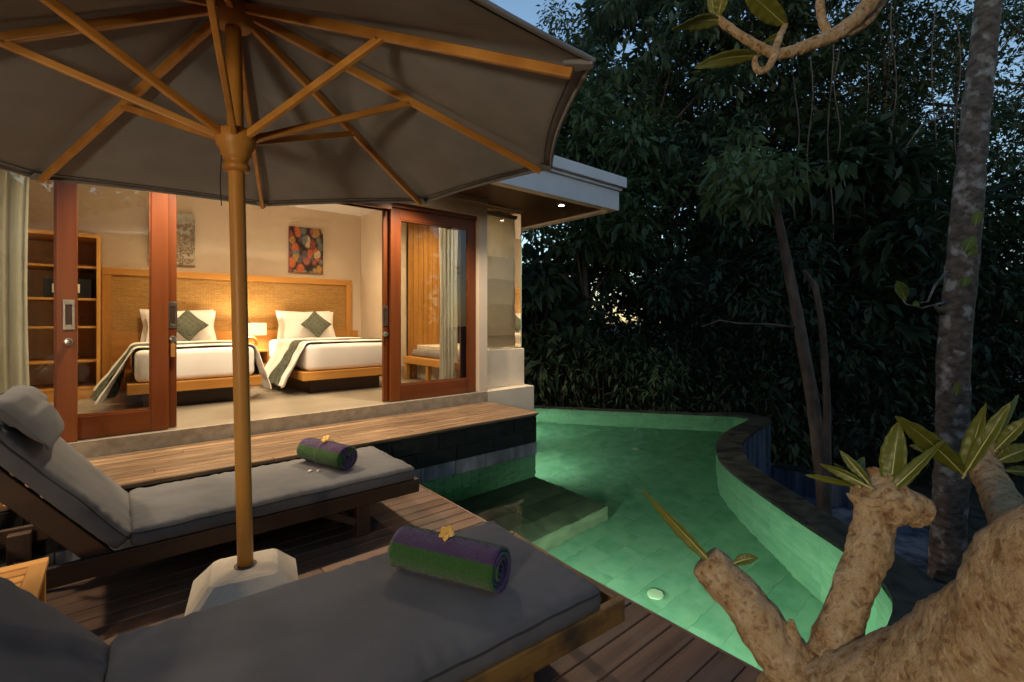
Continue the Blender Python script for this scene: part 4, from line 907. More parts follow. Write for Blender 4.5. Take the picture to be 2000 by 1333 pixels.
for k in range(8):
    d = (tips[k] - uc).normalized(); a = toph + d * 0.075 + Vector((0, 0, 0.0)); b = uc + (tips[k] - uc) * 0.955 - Vector((0, 0, 0.015))
    rib = u_('rib', MB().bar(a, b, 0.026, 0.042, w2=0.024, h2=0.034), M_teak[0], bevel=0.005)
    j_ = a + (b - a) * 0.475 - Vector((0, 0, 0.02)); s0 = lowc + d * 0.07 + Vector((0, 0, 0.02)); sd = Vector((-d.y, d.x, 0)) * 0.0
    u_('strut', MB().bar(s0, j_ + (j_ - s0).normalized() * 0.03, 0.024, 0.032), M_teak[0], bevel=0.005)
    MB().tube([j_ - Vector((-d.y, d.x, 0)) * 0.02, j_ + Vector((-d.y, d.x, 0)) * 0.02], 0.005, 8).build('pin', M_steel, UM, world=True)
can = MB()
for k in range(8):
    A = tips[k]; B = tips[(k + 1) % 8]; top = toph + Vector((0, 0, 0.055))
    def fn(u, v, A=A, B=B, top=top):
        e = A.lerp(B, u); s = 4 * u * (1 - u)
        p = top.lerp(e, v); cdir = (uc - e); cdir.z = 0
        p = p + Vector((0, 0, -0.028 * s * math.sin(math.pi * v ** 0.8) + 0.02)) + cdir.normalized() * (0.035 * s * v)
        p.z += 0.004 * mnoise.noise(p * 5) * s
        return p
    can.grid(fn, 10, 22)
co = u_('canopy', can, M_canopy, smooth=False)
import bmesh
bm = bmesh.new(); bm.from_mesh(co.data); bmesh.ops.remove_doubles(bm, verts=bm.verts, dist=0.0008); bm.to_mesh(co.data); bm.free()
co.data.polygons.foreach_set('use_smooth', [True] * len(co.data.polygons))
md = co.modifiers.new('s', 'SOLIDIFY'); md.thickness = 0.003
hem = []
for k in range(8):
    A = tips[k]; B = tips[(k + 1) % 8]
    for i in range(10):
        u = i / 10; e = A.lerp(B, u); cdir = (uc - e); cdir.z = 0; hem.append(e + Vector((0, 0, 0.014)) + cdir.normalized() * (0.035 * 4 * u * (1 - u)))
u_('hem', MB().tube(hem + [hem[0]], 0.009, 6, caps=False), M_canopy, smooth=True)
stl = []
for k in range(8):
    A = tips[k]; B = tips[(k + 1) % 8]; top = toph + Vector((0, 0, 0.055))
    for i in range(10):
        u = i / 10; e = A.lerp(B, u); s4 = 4 * u * (1 - u); cdir = (uc - e); cdir.z = 0; v = 0.972
        stl.append(top.lerp(e, v) + Vector((0, 0, -0.028 * s4 * math.sin(math.pi * v ** 0.8) + 0.0165)) + cdir.normalized() * (0.035 * s4 * v))
u_('stitch_line', MB().tube(stl + [stl[0]], 0.0022, 5, caps=False), M_piping)
for k in range(8):
    d = (tips[k] - uc).normalized(); sdv = Vector((-d.y, d.x, 0)); e = tips[k]
    u_('corner_pocket', MB().bar(uc + (tips[k] - uc) * 0.94 + Vector((0, 0, 0.012)), e + Vector((0, 0, 0.006)), 0.075, 0.012, w2=0.03, h2=0.022), M_canopy, bevel=0.004)
u_('pull_cord', MB().tube([lowc + Vector((-0.06, -0.03, -0.08)), lowc + Vector((-0.065, -0.03, -0.2)), lowc + Vector((-0.06, -0.03, -0.3))], 0.0022, 5), M_piping)
# stone foot
UB = thing('umbrella_stand', 'faceted cream stone block holding the umbrella pole', 'umbrella stand', (ub.x, ub.y, 0))
mb = MB(); hw = 0.222; tp = 0.112; z1 = 0.23; z2 = 0.345
def ring8(h, c, z): return [(-h, -h + c, z), (-h + c, -h, z), (h - c, -h, z), (h, -h + c, z), (h, h - c, z), (h - c, h, z), (-h + c, h, z), (-h, h - c, z)]
vs = ring8(hw, 0.018, 0.0) + ring8(hw, 0.018, z1) + ring8(tp + 0.02, 0.02, z2 - 0.006) + ring8(tp, 0.02, z2)
fs = [tuple(reversed(range(8))), tuple(range(24, 32))] + [(8 * r + i, 8 * r + (i + 1) % 8, 8 * r + 8 + (i + 1) % 8, 8 * r + 8 + i) for r in range(3) for i in range(8)]
mb.add(vs, fs).rot(Matrix.Rotation(R_(-12), 4, 'Z')).build('block', M_stonebase, UB, bevel=0.008, seg=3)
MB().lathe([(0.034, 0.34), (0.046, 0.3405), (0.046, 0.349), (0.0345, 0.3495)], n=24).build('collar', mat('dark_ring', (0.05, 0.04, 0.035), rough=0.5), UB)

# ================================================================== VEGETATION
def leaf_mat(name, c1, c2, trans=0.25, rough=0.62):
    m = mat(name, c1, c2, scale=0.9, rough=rough, spec=0.4, detail=2)
    nt = m.node_tree; N = nt.nodes; L = nt.links; p = N['Principled BSDF']
    t = N.new('ShaderNodeBsdfTranslucent'); t.inputs[0].default_value = c4(tuple(x * 1.2 for x in c2[:3])); mx = N.new('ShaderNodeMixShader'); mx.inputs[0].default_value = trans
    L.new(p.outputs[0], mx.inputs[1]); L.new(t.outputs[0], mx.inputs[2]); L.new(mx.outputs[0], N['Material Output'].inputs[0]); return m
M_leafs = [leaf_mat('leaf_dark', (0.010, 0.024, 0.012), (0.030, 0.054, 0.024)), leaf_mat('leaf_mid', (0.022, 0.05, 0.02), (0.052, 0.092, 0.038)), leaf_mat('leaf_blue', (0.020, 0.046, 0.030), (0.048, 0.088, 0.052)), leaf_mat('leaf_pale', (0.05, 0.09, 0.03), (0.10, 0.15, 0.06))]
M_bark = mat('bark', (0.035, 0.026, 0.020), (0.10, 0.075, 0.058), scale=9, stretch=(1, 1, 0.35), rough=0.9, bump=0.8, bscale=30)
M_barkl = mat('lichen_bark', (0.055, 0.040, 0.029), (0.155, 0.122, 0.095), scale=14, stretch=(1, 1, 1.6), rough=0.9, bump=1.0, bscale=30, c3=(0.33, 0.31, 0.275), s3=8.5, c3lo=0.54, c3hi=0.66)

def leaf_arrays(centers, per, rad, Ls, droop=0.35, flat=0.35, seed=0, wr=0.38):
    g = np.random.default_rng(seed); C = np.repeat(np.asarray(centers, float), per, axis=0); n = len(C)
    d = g.normal(size=(n, 3)); d /= np.linalg.norm(d, axis=1)[:, None]
    rr = rad * g.random(n) ** 0.45; P = C + d * rr[:, None] * np.array([1, 1, 0.75])
    D = d + g.normal(size=(n, 3)) * 0.6; D[:, 2] -= droop; D /= np.linalg.norm(D, axis=1)[:, None]
    Nn = g.normal(size=(n, 3)) * flat; Nn[:, 2] += 1; S = np.cross(D, Nn); S /= (np.linalg.norm(S, axis=1)[:, None] + 1e-6); Nn = np.cross(S, D)
    L_ = Ls * g.uniform(0.6, 1.3, n); W = L_ * wr * g.uniform(0.8, 1.2, n)
    v0 = P; v2 = P + D * L_[:, None] - np.array([0, 0, 1]) * (L_ * 0.12)[:, None]
    mid = P + D * (L_ * 0.45)[:, None] + Nn * (L_ * 0.07)[:, None]
    v1 = mid + S * (W / 2)[:, None]; v3 = mid - S * (W / 2)[:, None]
    return np.stack([v0, v1, v2, v3], axis=1).reshape(-1, 3)
def leaf_object(name, V, m, parent=None):
    n = len(V) // 4; me = bpy.data.meshes.new(name); me.vertices.add(len(V)); me.vertices.foreach_set('co', V.astype(np.float32).ravel())
    b = np.arange(n) * 4; F = np.stack([b, b + 1, b + 2, b, b + 2, b + 3], axis=1).ravel()
    me.loops.add(len(F)); me.loops.foreach_set('vertex_index', F.astype(np.int32)); me.polygons.add(2 * n)
    me.polygons.foreach_set('loop_start', (np.arange(2 * n) * 3).astype(np.int32)); me.update(calc_edges=True); me.materials.append(m)
    o = bpy.data.objects.new(name, me); col.objects.link(o)
    if parent: o.parent = parent
    return o
GZ = -1.7
def tree(label, px, depth, h, crown_r, crown_z0, m, lean=(0, 0), tr=0.14, nclump=110, per=45, leaf=0.17, seed=1, clump=0.55, droop=0.35, dens=1.7, name='forest_tree', group='forest trees behind the pool'):
    g = np.random.default_rng(seed); b = at(px, HOR, depth); base = Vector((b.x, b.y, GZ))
    t = thing(name, label, 'tree', base, 0, group)
    pts = []; K = 9
    for i in range(K):
        k = i / (K - 1); pts.append(Vector((lean[0] * k + 0.12 * math.sin(3 * k + seed), lean[1] * k + 0.12 * math.cos(2.6 * k + seed), (h - GZ) * 0.9 * k)))
    mb = MB().tube(pts, [tr * (1 - 0.75 * i / (K - 1)) for i in range(K)], 10, jit=0.12, seed=seed, jscale=3)
    cen = []
    zc0 = crown_z0 - GZ; zc1 = h - GZ
    for i in range(nclump):
        u = g.random(); z = zc0 + (zc1 - zc0) * u; k = min(z / ((h - GZ) * 0.9), 1); a = g.random() * 6.283
        r = crown_r * (math.sin(math.pi * min(max(0.12 + 0.8 * u, 0), 1)) ** 0.6) * math.sqrt(g.random()) * g.uniform(0.75, 1.1)
        ax = lean[0] * k; ay = lean[1] * k; cen.append((ax + r * math.cos(a), ay + r * math.sin(a), z))
    for i in range(0, nclump, max(1, nclump // 16)):
        c = Vector(cen[i]); s = pts[min(int(max(0.15, (c.z - 0.8) / ((h - GZ) * 0.9)) * (K - 1)), K - 1)]
        mid = s.lerp(c, 0.5) + Vector((0, 0, -0.1)); mb.tube([s, mid, c], [tr * 0.3, tr * 0.2, tr * 0.07], 6)
    mb.build('trunk', M_bark, t, smooth=True)
    o = leaf_object('crown', leaf_arrays(cen, int(per * dens), clump, leaf, droop, seed=seed), m, t)
    return t
D_, Mi, Bl, Pa = M_leafs
tree('tall dark tree behind the villa roof, beside the open sky', 1010, 15.0, 8.6, 2.2, 4.6, D_, seed=11, nclump=120, per=55)
tree('leafy tree just right of the villa roof corner', 1270, 11.5, 9.6, 2.6, 2.0, Bl, seed=12, nclump=150, per=62, leaf=0.27, clump=0.5)
tree('dense tree behind the overhanging frangipani bough', 1500, 13.0, 11.5, 3.0, 1.8, D_, seed=13, nclump=170, per=60, leaf=0.25, clump=0.5)
tree('dark tree between the leaning trunk and the lichen trunk', 1720, 12.0, 9.4, 2.4, 1.2, D_, seed=14, nclump=150, per=55)
tree('tree at the right edge with sky showing through it', 2010, 11.5, 9.5, 2.4, 1.2, Bl, seed=15, nclump=95, per=45)
tree('slim tree behind the far corner of the pool', 1150, 10.0, 6.0, 1.9, 2.8, Mi, seed=16, nclump=80, per=55, leaf=0.23, clump=0.45)
tree('blue green tree deep in the wood left of centre', 1370, 16.0, 10.5, 3.2, 1.5, Bl, seed=17, nclump=170, per=55, leaf=0.22)
tree('shaded tree deep in the wood right of centre', 1620, 17.0, 12.5, 3.2, 1.0, D_, seed=18, nclump=170, per=50, leaf=0.22)
tree('far tree behind the right hand trunks', 1860, 16.0, 11.5, 3.0, 1.0, D_, seed=19, nclump=130, per=50, leaf=0.22)
tree('low spreading tree behind the corner window', 1085, 12.5, 2.7, 1.6, 0.2, D_, seed=20, nclump=90, per=50, leaf=0.22)
tree('big leaved tree filling the wood behind the leaning trunk', 1640, 10.5, 5.6, 1.9, 0.2, D_, seed=23, nclump=120, per=34, leaf=0.42, clump=0.6)
tree('tree behind the gap between the leaning and lichen trunks', 1780, 14.5, 5.0, 2.2, -0.5, D_, seed=24, nclump=150, per=50, leaf=0.26)
tree('broad dark tree closing the wood at the centre', 1430, 15.0, 4.6, 2.6, -0.8, D_, seed=25, nclump=150, per=50, leaf=0.28)
tree('big leaved low tree beside the corner window', 1060, 9.8, 2.6, 0.9, 0.5, Bl, seed=26, nclump=40, per=22, leaf=0.40, clump=0.45)
tree('bushy tree low on the far right', 2080, 9.5, 4.6, 2.2, -0.5, D_, seed=21, nclump=100, per=50)
tree('tall thin crowned tree against the sky at the top edge', 1130, 17.0, 12.5, 2.0, 7.0, Bl, seed=22, nclump=70, per=50, leaf=0.2)

# undergrowth mass beyond the pool
g = np.random.default_rng(5); cen = []
for i in range(1500):
    px = g.uniform(930, 2250); dp = g.uniform(9.6, 15.5)
    if px > 1450: dp = g.uniform(8.2, 15)
    zt_ = g.uniform(-1.5, 1.3 if px < 1260 else (2.0 if px < 1500 else 2.9)) ; b = at(px, HOR, dp); cen.append((b.x, b.y, zt_))
cen = [c for c in cen if not (c[0] < 4.9 and c[1] < 9.2)]
o = leaf_object('undergrowth', leaf_arrays(cen, 48, 0.55, 0.2, 0.4, seed=3), M_leafs[0]); tag(o, 'dark dense undergrowth filling the wood behind the pool', 'undergrowth', kind='stuff')
# foliage added behind and beside the camera to keep sky reflections off the glass
g = np.random.default_rng(15); cen = []
for i in range(1500):
    a = g.uniform(R_(150), R_(330)); r = g.uniform(7.5, 10.5); cen.append((r * math.cos(a), r * math.sin(a), g.uniform(-1, 5.2)))
o = leaf_object('sky_block_foliage', leaf_arrays(cen, 50, 0.85, 0.42, 0.4, seed=8, wr=0.5), M_leafs[0]); tag(o, 'dark foliage added on the deck side away from the villa, blocking sky reflections', 'foliage', kind='stuff')
# hedge right behind the pool edge
def shrub(label, px, dep, hh, m, seed, rr=0.7):
    b = at(px, HOR, dep); t = thing('shrub', label, 'shrub', (b.x, b.y, GZ), 0, 'shrubs along the far pool edge'); g = np.random.default_rng(seed)
    cen = [(g.normal() * rr * 0.55, g.normal() * rr * 0.55, z) for z in g.uniform(0.4, hh - GZ, 60)]
    mb = MB()
    for i in range(0, 60, 8): mb.tube([(0.05 * i / 8 - 0.2, 0, 0), Vector(cen[i]) * 0.6, Vector(cen[i])], [0.03, 0.02, 0.008], 6)
    mb.build('stem', M_bark, t); leaf_object('foliage', leaf_arrays(cen, 34, 0.36, 0.16, 0.5, seed=seed, wr=0.3), m, t)
for k, (px, dp, hh, mm, lb) in enumerate(((1085, 9.6, 1.5, Mi, 'leafy shrub beside the window plinth, at the near end of the far edge'), (1180, 9.4, 1.1, D_, 'second shrub along the far pool edge from the villa'), (1285, 9.2, 0.9, Mi, 'third shrub along the far pool edge, behind its middle'), (1385, 9.0, 1.0, D_, 'fourth shrub along the far pool edge, near the bend'), (1480, 9.2, 1.3, D_, 'shrub behind the bend of the pool wall'))):
    shrub(lb, px, dp, hh, mm, 40 + k)

# slender trunks near the pool
def trunk_tree(label, pix, rads, m, crown=None, name='slender_tree', leafm=None, seed=1, twig=None, n=14, jit=0.1, jscale=6):
    P = [at(*q) for q in pix]; base = P[0].copy(); t = thing(name, label, 'tree', base)
    dense = []; rr = []
    for i in range(len(P) - 1):
        for k in range(10): u = k / 10; dense.append(P[i].lerp(P[i + 1], u)); rr.append(rads[i] * (1 - u) + rads[i + 1] * u)
    dense.append(P[-1]); rr.append(rads[-1])
    mb = MB().tube(dense, rr, n, jit=jit, seed=seed, jscale=jscale)
    for tw in (twig or []):
        Q = [at(*q) for q in tw[0]]; mb.tube(Q, tw[1], 7)
    mb.build('trunk', m, t, smooth=True, world=True)
    if crown is not None:
        cen, per, rad, lf = crown; V = leaf_arrays([tuple(c - base) for c in cen], per, rad, lf, 0.5, seed=seed); leaf_object('crown', V, leafm, t)
    return t
g = np.random.default_rng(77)
cr2 = [at(1478 + g.normal() * 42, 345 + g.normal() * 38, 6.0 + g.normal() * 0.35) for _ in range(36)]
trunk_tree('leaning slender tree with a small leafy top beside the pool wall', [(1618, 1120, 5.6), (1606, 930, 5.7), (1585, 770, 5.8), (1558, 620, 5.9), (1535, 500, 6.0), (1512, 385, 6.0), (1492, 335, 6.0)], [0.085, 0.077, 0.073, 0.066, 0.058, 0.042, 0.022], M_bark, (cr2, 30, 0.24, 0.19), leafm=Pa, seed=4,
           twig=[([(1558, 640, 5.9), (1500, 634, 5.85), (1440, 632, 5.8), (1405, 626, 5.75), (1372, 638, 5.7)], [0.02, 0.014, 0.011, 0.009, 0.004]), ([(1512, 400, 6.0), (1460, 360, 6.0), (1420, 350, 6.0)], [0.03, 0.02, 0.008])])
trunk_tree('thin bare sapling right behind the leaning tree', [(1612, 1100, 6.3), (1616, 930, 6.3), (1615, 780, 6.3), (1606, 640, 6.3), (1592, 560, 6.3), (1570, 528, 6.3)], [0.05, 0.05, 0.045, 0.042, 0.036, 0.02], M_bark, name='sapling', seed=6, n=9)
big_cr = [at(1950 + g.normal() * 160, -420 + g.normal() * 130, 4.2 + g.normal() * 0.5) for _ in range(60)]
lt = trunk_tree('thick lichen spotted trunk at the right beside the frangipani', [(1842, 1330, 4.1), (1848, 1100, 4.1), (1860, 900, 4.1), (1862, 700, 4.1), (1885, 450, 4.1), (1908, 200, 4.1), (1935, -20, 4.1), (1955, -420, 4.2)], [0.130, 0.122, 0.118, 0.113, 0.104, 0.096, 0.09, 0.065], M_barkl, (big_cr, 30, 0.5, 0.2), name='lichen_tree', leafm=D_, seed=9, n=26, jit=0.12, jscale=7,
    twig=[([(1850, 530, 3.95), (1825, 560, 3.9), (1812, 590, 3.88), (1795, 592, 3.86)], [0.012, 0.01, 0.008, 0.005]), ([(1850, 590, 3.95), (1800, 602, 3.9), (1770, 595, 3.86), (1758, 578, 3.85)], [0.010, 0.008, 0.006, 0.004]), ([(1880, 205, 3.95), (1800, 245, 3.9), (1768, 290, 3.85)], [0.012, 0.008, 0.004]), ([(1840, 610, 4.0), (1828, 600, 3.9)], [0.03, 0.015])])

# big leaves with a midrib
M_rib = mat('leaf_midrib', (0.42, 0.42, 0.16), rough=0.5)
def leaf_blade(name, base, tip, w, m, parent, curl=0.15, twist=0.0, face=None):
    base = Vector(base); tip = Vector(tip); d = tip - base; Ld = d.length; d.normalize()
    vw = (Vector((0, 0, CAMH)) - (base + tip) / 2).normalized() if face is None else Vector(face)
    s = d.cross(vw).normalized(); nn = s.cross(d).normalized(); s = (s * math.cos(twist) + nn * math.sin(twist)).normalized(); nn = s.cross(d).normalized()
    tw_s = 1 if int((base.x + tip.z) * 1000) % 2 else -1
    def fn(u, v):
        k = math.sin(math.pi * min(1, 0.03 + v ** 0.85 * 0.97)) ** 0.75 if v < 1 else 0.0
        k = max(k, 0.06 * (1 - v)); a = u * 2 - 1
        rip = 0.05 * w * math.sin(v * 38 + a) * abs(a); tv = 0.9 * (v - 0.4) * tw_s
        s_v = s * math.cos(tv) + nn * math.sin(tv)
        return base + d * (Ld * v) + s_v * (a * w / 2 * k) + nn * (0.18 * w * abs(a) * k + rip) + Vector((0, 0, 1)) * (curl * Ld * (v - v * v))
    o = MB().grid(fn, 6, 26).build(name, m, parent, smooth=True, world=True, solid=0.0012)
    if parent.parent is None and w > 0.018:
        rib = [base - d * 0.012] + [Vector(fn(0.5, i / 16)) for i in range(16)]
        MB().tube(rib, [0.0022 * (1 - 0.8 * i / 16) for i in range(17)], 6).build('midrib', M_rib, o, smooth=True, world=True)
    return o
M_fl = leaf_mat('frangipani_leaf', (0.13, 0.155, 0.022), (0.24, 0.24, 0.05), trans=0.35, rough=0.4)
M_fl2 = leaf_mat('vine_leaf', (0.09, 0.14, 0.02), (0.16, 0.20, 0.04), trans=0.3)
for (bx, by, tx, ty, w) in ((1768, 580, 1752, 548, 0.09), (1768, 585, 1758, 560, 0.07), (1885, 490, 1902, 462, 0.09), (1890, 500, 1905, 482, 0.08), (1888, 545, 1878, 562, 0.08), (1880, 560, 1892, 540, 0.07), (1868, 770, 1872, 745, 0.05), (1795, 592, 1782, 598, 0.05), (1905, 440, 1912, 410, 0.07)):
    leaf_blade('leaf', at(bx, by, 3.87), at(tx, ty, 3.86), w, M_fl2, lt, 0.1)

# ------------------------------------------------------------------ frangipani in the foreground
M_fb = bpy.data.materials.new('frangipani_bark'); M_fb.use_nodes = True
nt = M_fb.node_tree; N = nt.nodes; L = nt.links; p = N['Principled BSDF']; p.inputs['Roughness'].default_value = 0.8; p.inputs['Specular IOR Level'].default_value = 0.3
tc = N.new('ShaderNodeTexCoord'); n1 = N.new('ShaderNodeTexNoise'); n1.inputs['Scale'].default_value = 30; n1.inputs['Detail'].default_value = 14; n1.inputs['Roughness'].default_value = 0.74
L.new(tc.outputs['Object'], n1.inputs['Vector']); cr = N.new('ShaderNodeValToRGB'); e = cr.color_ramp.elements
e[0].position = 0.26; e[0].color = (0.17, 0.085, 0.03, 1); e[1].position = 0.66; e[1].color = (0.74, 0.58, 0.36, 1)
for q_, c_ in ((0.37, (0.40, 0.235, 0.10)), (0.46, (0.57, 0.39, 0.20)), (0.56, (0.65, 0.48, 0.28))): k_ = e.new(q_); k_.color = c4(c_)
L.new(n1.outputs[0], cr.inputs[0])
n2 = N.new('ShaderNodeTexNoise'); n2.inputs['Scale'].default_value = 75; n2.inputs['Detail'].default_value = 8; L.new(tc.outputs['Object'], n2.inputs['Vector'])
r2 = N.new('ShaderNodeValToRGB'); r2.color_ramp.elements[0].position = 0.30; r2.color_ramp.elements[0].color = (0.42, 0.30, 0.22, 1); r2.color_ramp.elements[1].position = 0.47; L.new(n2.outputs[0], r2.inputs[0])
mu = N.new('ShaderNodeMixRGB'); mu.blend_type = 'MULTIPLY'; mu.inputs[0].default_value = 0.9; L.new(cr.outputs[0], mu.inputs[1]); L.new(r2.outputs[0], mu.inputs[2]); L.new(mu.outputs[0], p.inputs['Base Color'])
ad = N.new('ShaderNodeMath'); ad.operation = 'MULTIPLY_ADD'; ad.inputs[1].default_value = 0.5; L.new(n2.outputs[0], ad.inputs[0]); L.new(n1.outputs[0], ad.inputs[2])
b1 = N.new('ShaderNodeBump'); b1.inputs['Strength'].default_value = 1.0; b1.inputs['Distance'].default_value = 0.02; L.new(ad.outputs[0], b1.inputs['Height']); L.new(b1.outputs[0], p.inputs['Normal'])
FT = thing('frangipani_tree', 'pruned frangipani tree with thick tan branches in the foreground', 'tree', (1.45, -0.75, -0.02))
def limb(nm, pts, rads, m=M_fb, n=64, jit=0.13, js=14, seed=0, steps=26, par=FT, thin=0.62, knob=0.16):
    rads = [r * thin for r in rads]
    P = [Vector(p) for p in pts]; dense = []; rr = []
    for i in range(len(P) - 1):
        p0 = P[max(i - 1, 0)]; p1 = P[i]; p2 = P[i + 1]; p3 = P[min(i + 2, len(P) - 1)]
        for k in range(steps):
            t = k / steps; dense.append(0.5 * ((2 * p1) + (p2 - p0) * t + (2 * p0 - 5 * p1 + 4 * p2 - p3) * t * t + (3 * p1 - p0 - 3 * p2 + p3) * t ** 3)); rr.append(rads[i] * (1 - t) + rads[i + 1] * t)
    dense.append(P[-1]); rr.append(rads[-1])
    return MB().tube(dense, rr, n, jit=jit, seed=seed, jscale=js, knob=knob).build(nm, m, par, smooth=True, world=True)
fork = Vector((1.22, -0.42, 1.18))
limb('trunk', [(1.45, -0.75, -0.05), (1.42, -0.70, 0.5), (1.34, -0.58, 0.9), fork, (1.20, -0.40, 1.6)], [0.17, 0.15, 0.14, 0.125, 0.07], jit=0.08, thin=0.82, knob=0.05)
limb('bough', [fork, at(2290, 1120, 0.50), at(2040, 1265, 0.585), at(1860, 1352, 0.69), at(1680, 1385, 0.80), at(1560, 1385, 0.87), at(1510, 1400, 0.89)], [0.125, 0.125, 0.125, 0.120, 0.112, 0.098, 0.06], jit=0.075, seed=2, thin=0.77, knob=0.05)
limb('branch', [at(1575, 1360, 0.86), at(1510, 1252, 0.89), at(1445, 1165, 0.93), at(1400, 1115, 0.95), at(1378, 1092, 0.96)], [0.078, 0.072, 0.066, 0.062, 0.050], jit=0.15, seed=5)
limb('branch', [at(1618, 1290, 0.85), at(1652, 1190, 0.87), at(1690, 1090, 0.89), at(1712, 1010, 0.91), at(1716, 965, 0.92), at(1700, 945, 0.92)], [0.062, 0.057, 0.054, 0.056, 0.080, 0.060], jit=0.16, seed=9)
limb('stub', [at(1722, 985, 0.92), at(1765, 990, 0.90), at(1800, 1000, 0.89), at(1816, 1008, 0.885)], [0.062, 0.056, 0.046, 0.028], jit=0.25, seed=12, js=24)
limb('branch', [at(2010, 1060, 0.68), at(1960, 985, 0.86), at(1928, 920, 0.97), at(1915, 870, 1.02), at(1912, 852, 1.03)], [0.055, 0.047, 0.043, 0.045, 0.03], jit=0.12, seed=15)
limb('twig_stub', [at(1560, 1290, 0.86), at(1548, 1232, 0.87), at(1545, 1210, 0.875)], [0.022, 0.018, 0.006], jit=0.3, js=40, seed=21, n=16)
ov = [at(1560, 96, 1.2), at(1640, 62, 1.2), at(1700, 5, 1.2), at(1760, -90, 1.2), at(1950, -220, 1.1), at(2400, -250, 0.95), Vector((1.20, -0.40, 1.6))]
limb('overhead_bough', ov[::-1], [0.06, 0.05, 0.036, 0.026, 0.024, 0.021, 0.018], jit=0.1, js=30, thin=0.82, seed=30, n=18)
limb('overhead_bough', [at(1562, 95, 1.2), at(1515, 105, 1.2), at(1462, 80, 1.2), at(1412, 45, 1.2), at(1402, 28, 1.2)], [0.018, 0.016, 0.013, 0.012, 0.009], jit=0.1, js=30, thin=0.82, seed=31, n=16)
limb('twig', [at(1515, 105, 1.2), at(1500, 132, 1.19), at(1482, 138, 1.19), at(1474, 122, 1.19), at(1478, 106, 1.19)], [0.012, 0.011, 0.011, 0.009, 0.006], jit=0.1, js=30, thin=0.82, seed=32, n=14)
limb('twig', [at(1513, 102, 1.2), at(1522, 75, 1.21), at(1534, 48, 1.22)], [0.012, 0.010, 0.008], jit=0.1, js=30, thin=0.82, seed=33, n=14)
limb('twig', [at(1618, 68, 1.2), at(1604, 30, 1.2), at(1602, -30, 1.2)], [0.013, 0.012, 0.012], jit=0.1, js=30, thin=0.82, seed=34, n=14)
limb('twig', [at(1625, 72, 1.2), at(1680, 52, 1.22), at(1722, 0, 1.24), at(1760, -80, 1.25)], [0.014, 0.015, 0.017, 0.017], jit=0.1, js=30, thin=0.82, seed=35, n=14)
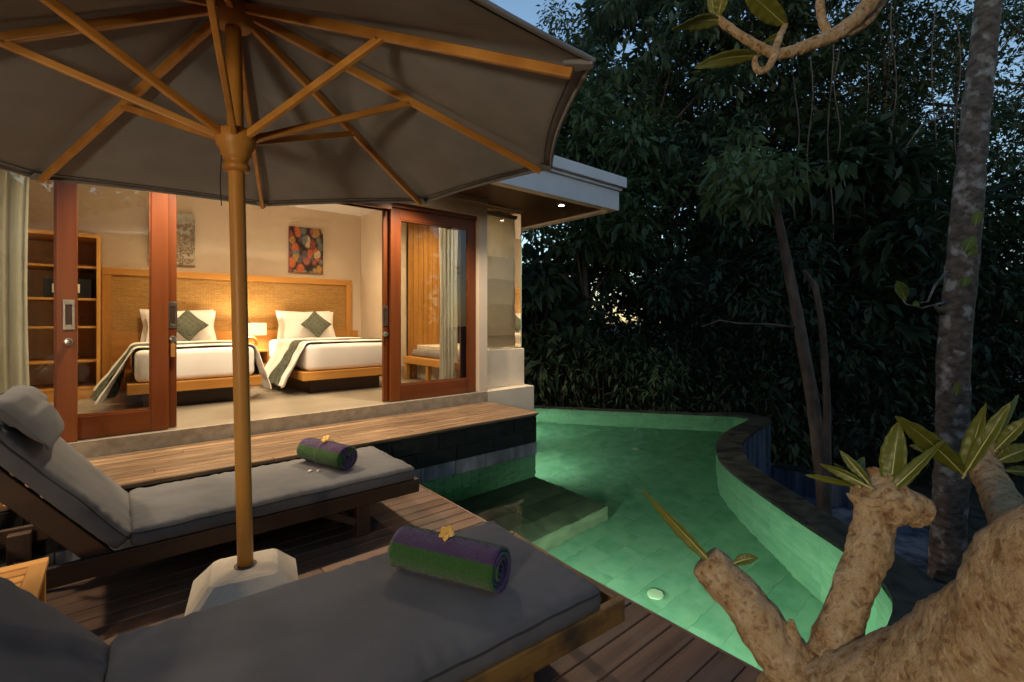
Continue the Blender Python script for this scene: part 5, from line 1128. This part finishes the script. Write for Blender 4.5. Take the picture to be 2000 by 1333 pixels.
FL = [((1388, 1098, .95), (1250, 952, 1.02), .04, 0.03, 0.7), ((1432, 1102, .94), (1481, 1090, .93), .03, 0.25, 0.3),
      ((1668, 950, .92), (1572, 928, .95), .022, 0.12, 0.7), ((1672, 945, .92), (1628, 905, .98), .03, 0.05, 0.6), ((1690, 948, .90), (1600, 906, .95), .03, 0.10, 0.4), ((1665, 945, .93), (1688, 893, .99), .03, 0.05, 0.2),
      ((1738, 962, .90), (1756, 822, .92), .062, 0.0, 0.25), ((1736, 962, .89), (1848, 856, .86), .036, -0.05, 0.5), ((1730, 950, .91), (1727, 898, .94), .026, 0.0, 0.3),
      ((1880, 925, .96), (1748, 813, .90), .058, 0.12, 0.3), ((1884, 925, .95), (1926, 788, .93), .045, 0.05, 0.35), ((1886, 925, .94), (1976, 784, .90), .04, 0.05, 0.4), ((1895, 900, .97), (1775, 870, 1.05), .04, 0.1, 0.3),
      ((1700, 948, .91), (1640, 880, .95), .03, 0.08, 0.3), ((1742, 965, .89), (1800, 905, .93), .03, 0.05, 0.2), 
      ((1945, 880, .98), (2010, 815, .95), .04, 0.05, 0.5), ((1950, 900, .97), (2030, 870, .95), .05, 0.1, 0.2), ((1960, 920, .97), (2040, 925, .94), .035, 0.0, 0.6), ((1950, 860, 1.0), (1990, 770, 1.1), .02, 0.1, 0.5),
      ((1478, 110, 1.19), (1354, 134, 1.12), .055, 0.18, 0.35), ((1404, 40, 1.2), (1312, 58, 1.12), .055, 0.15, 0.4), ((1533, 48, 1.22), (1445, -30, 1.15), .075, 0.0, 0.2), ((1402, 34, 1.2), (1420, -40, 1.15), .05, 0.0, 0.3), ((1400, 40, 1.2), (1385, -20, 1.2), .035, 0.0, 0.3), ((1535, 62, 1.21), (1490, 84, 1.25), .025, 0.1, 0.5)]
for b, tpx, w, cu, tw in FL: leaf_blade('leaf', at(*b), at(*tpx), w * 0.68, M_fl, FT, cu, tw)

# hanging vines in the wood
g = np.random.default_rng(9)
for k, (px, y0, y1, dp) in enumerate(((1582, 110, 420, 8.5), (1622, 60, 470, 9.0), (1635, 90, 300, 8.8), (1825, 20, 480, 9.2), (1745, 10, 300, 9.0), (1555, 150, 430, 8.7), (1870, 40, 360, 9.4), (1690, 120, 520, 9.6))):
    P = [at(px + 6 * math.sin(i * 0.9 + k), y0 + (y1 - y0) * i / 8, dp) for i in range(9)]
    lbn = ['leftmost but one', 'third', 'fourth', 'rightmost but one', 'sixth', 'leftmost', 'rightmost', 'fifth'][k]
    o = MB().tube(P, 0.012, 6).build('hanging_vine', M_bark, smooth=True); tag(o, 'thin vine hanging in the dark wood, %s of eight counted from the villa' % lbn, 'vine', 'hanging vines')

# garden lantern on the deck, behind the camera
gs = thing('garden_lantern', 'lit garden lantern on a post at the near end of the deck', 'lantern', (-1.95, -0.2, 0))
bm_ = mat('black_metal', (0.02, 0.02, 0.02), rough=0.4, metallic=0.6)
LZ = 1.46
MB().tube([(0, 0, 0.001), (0, 0, LZ)], 0.025, 12).build('post', bm_, gs, smooth=True)
MB().lathe([(0.09, 0), (0.09, 0.015), (0.03, 0.02)]).build('foot', bm_, gs)
MB().lathe([(0.03, LZ), (0.075, LZ + 0.01), (0.075, LZ + 0.02), (0.03, LZ + 0.022)]).build('tray', bm_, gs)
MB().lathe([(0.03, LZ + 0.285), (0.03, LZ + 0.292), (0.01, LZ + 0.31), (0.004, LZ + 0.312)]).build('cap', bm_, gs)
MB().lathe([(0.13 * math.sin(a), LZ + 0.15 - 0.13 * math.cos(a)) for a in np.linspace(0.12, math.pi - 0.12, 14)]).build('globe', emis('frosted_globe', (1.0, 0.86, 0.66), 6), gs, smooth=True)
light('POINT', 'glow', gs, (0, 0, LZ + 0.15), 400, (1.0, 0.78, 0.52), 0.16)
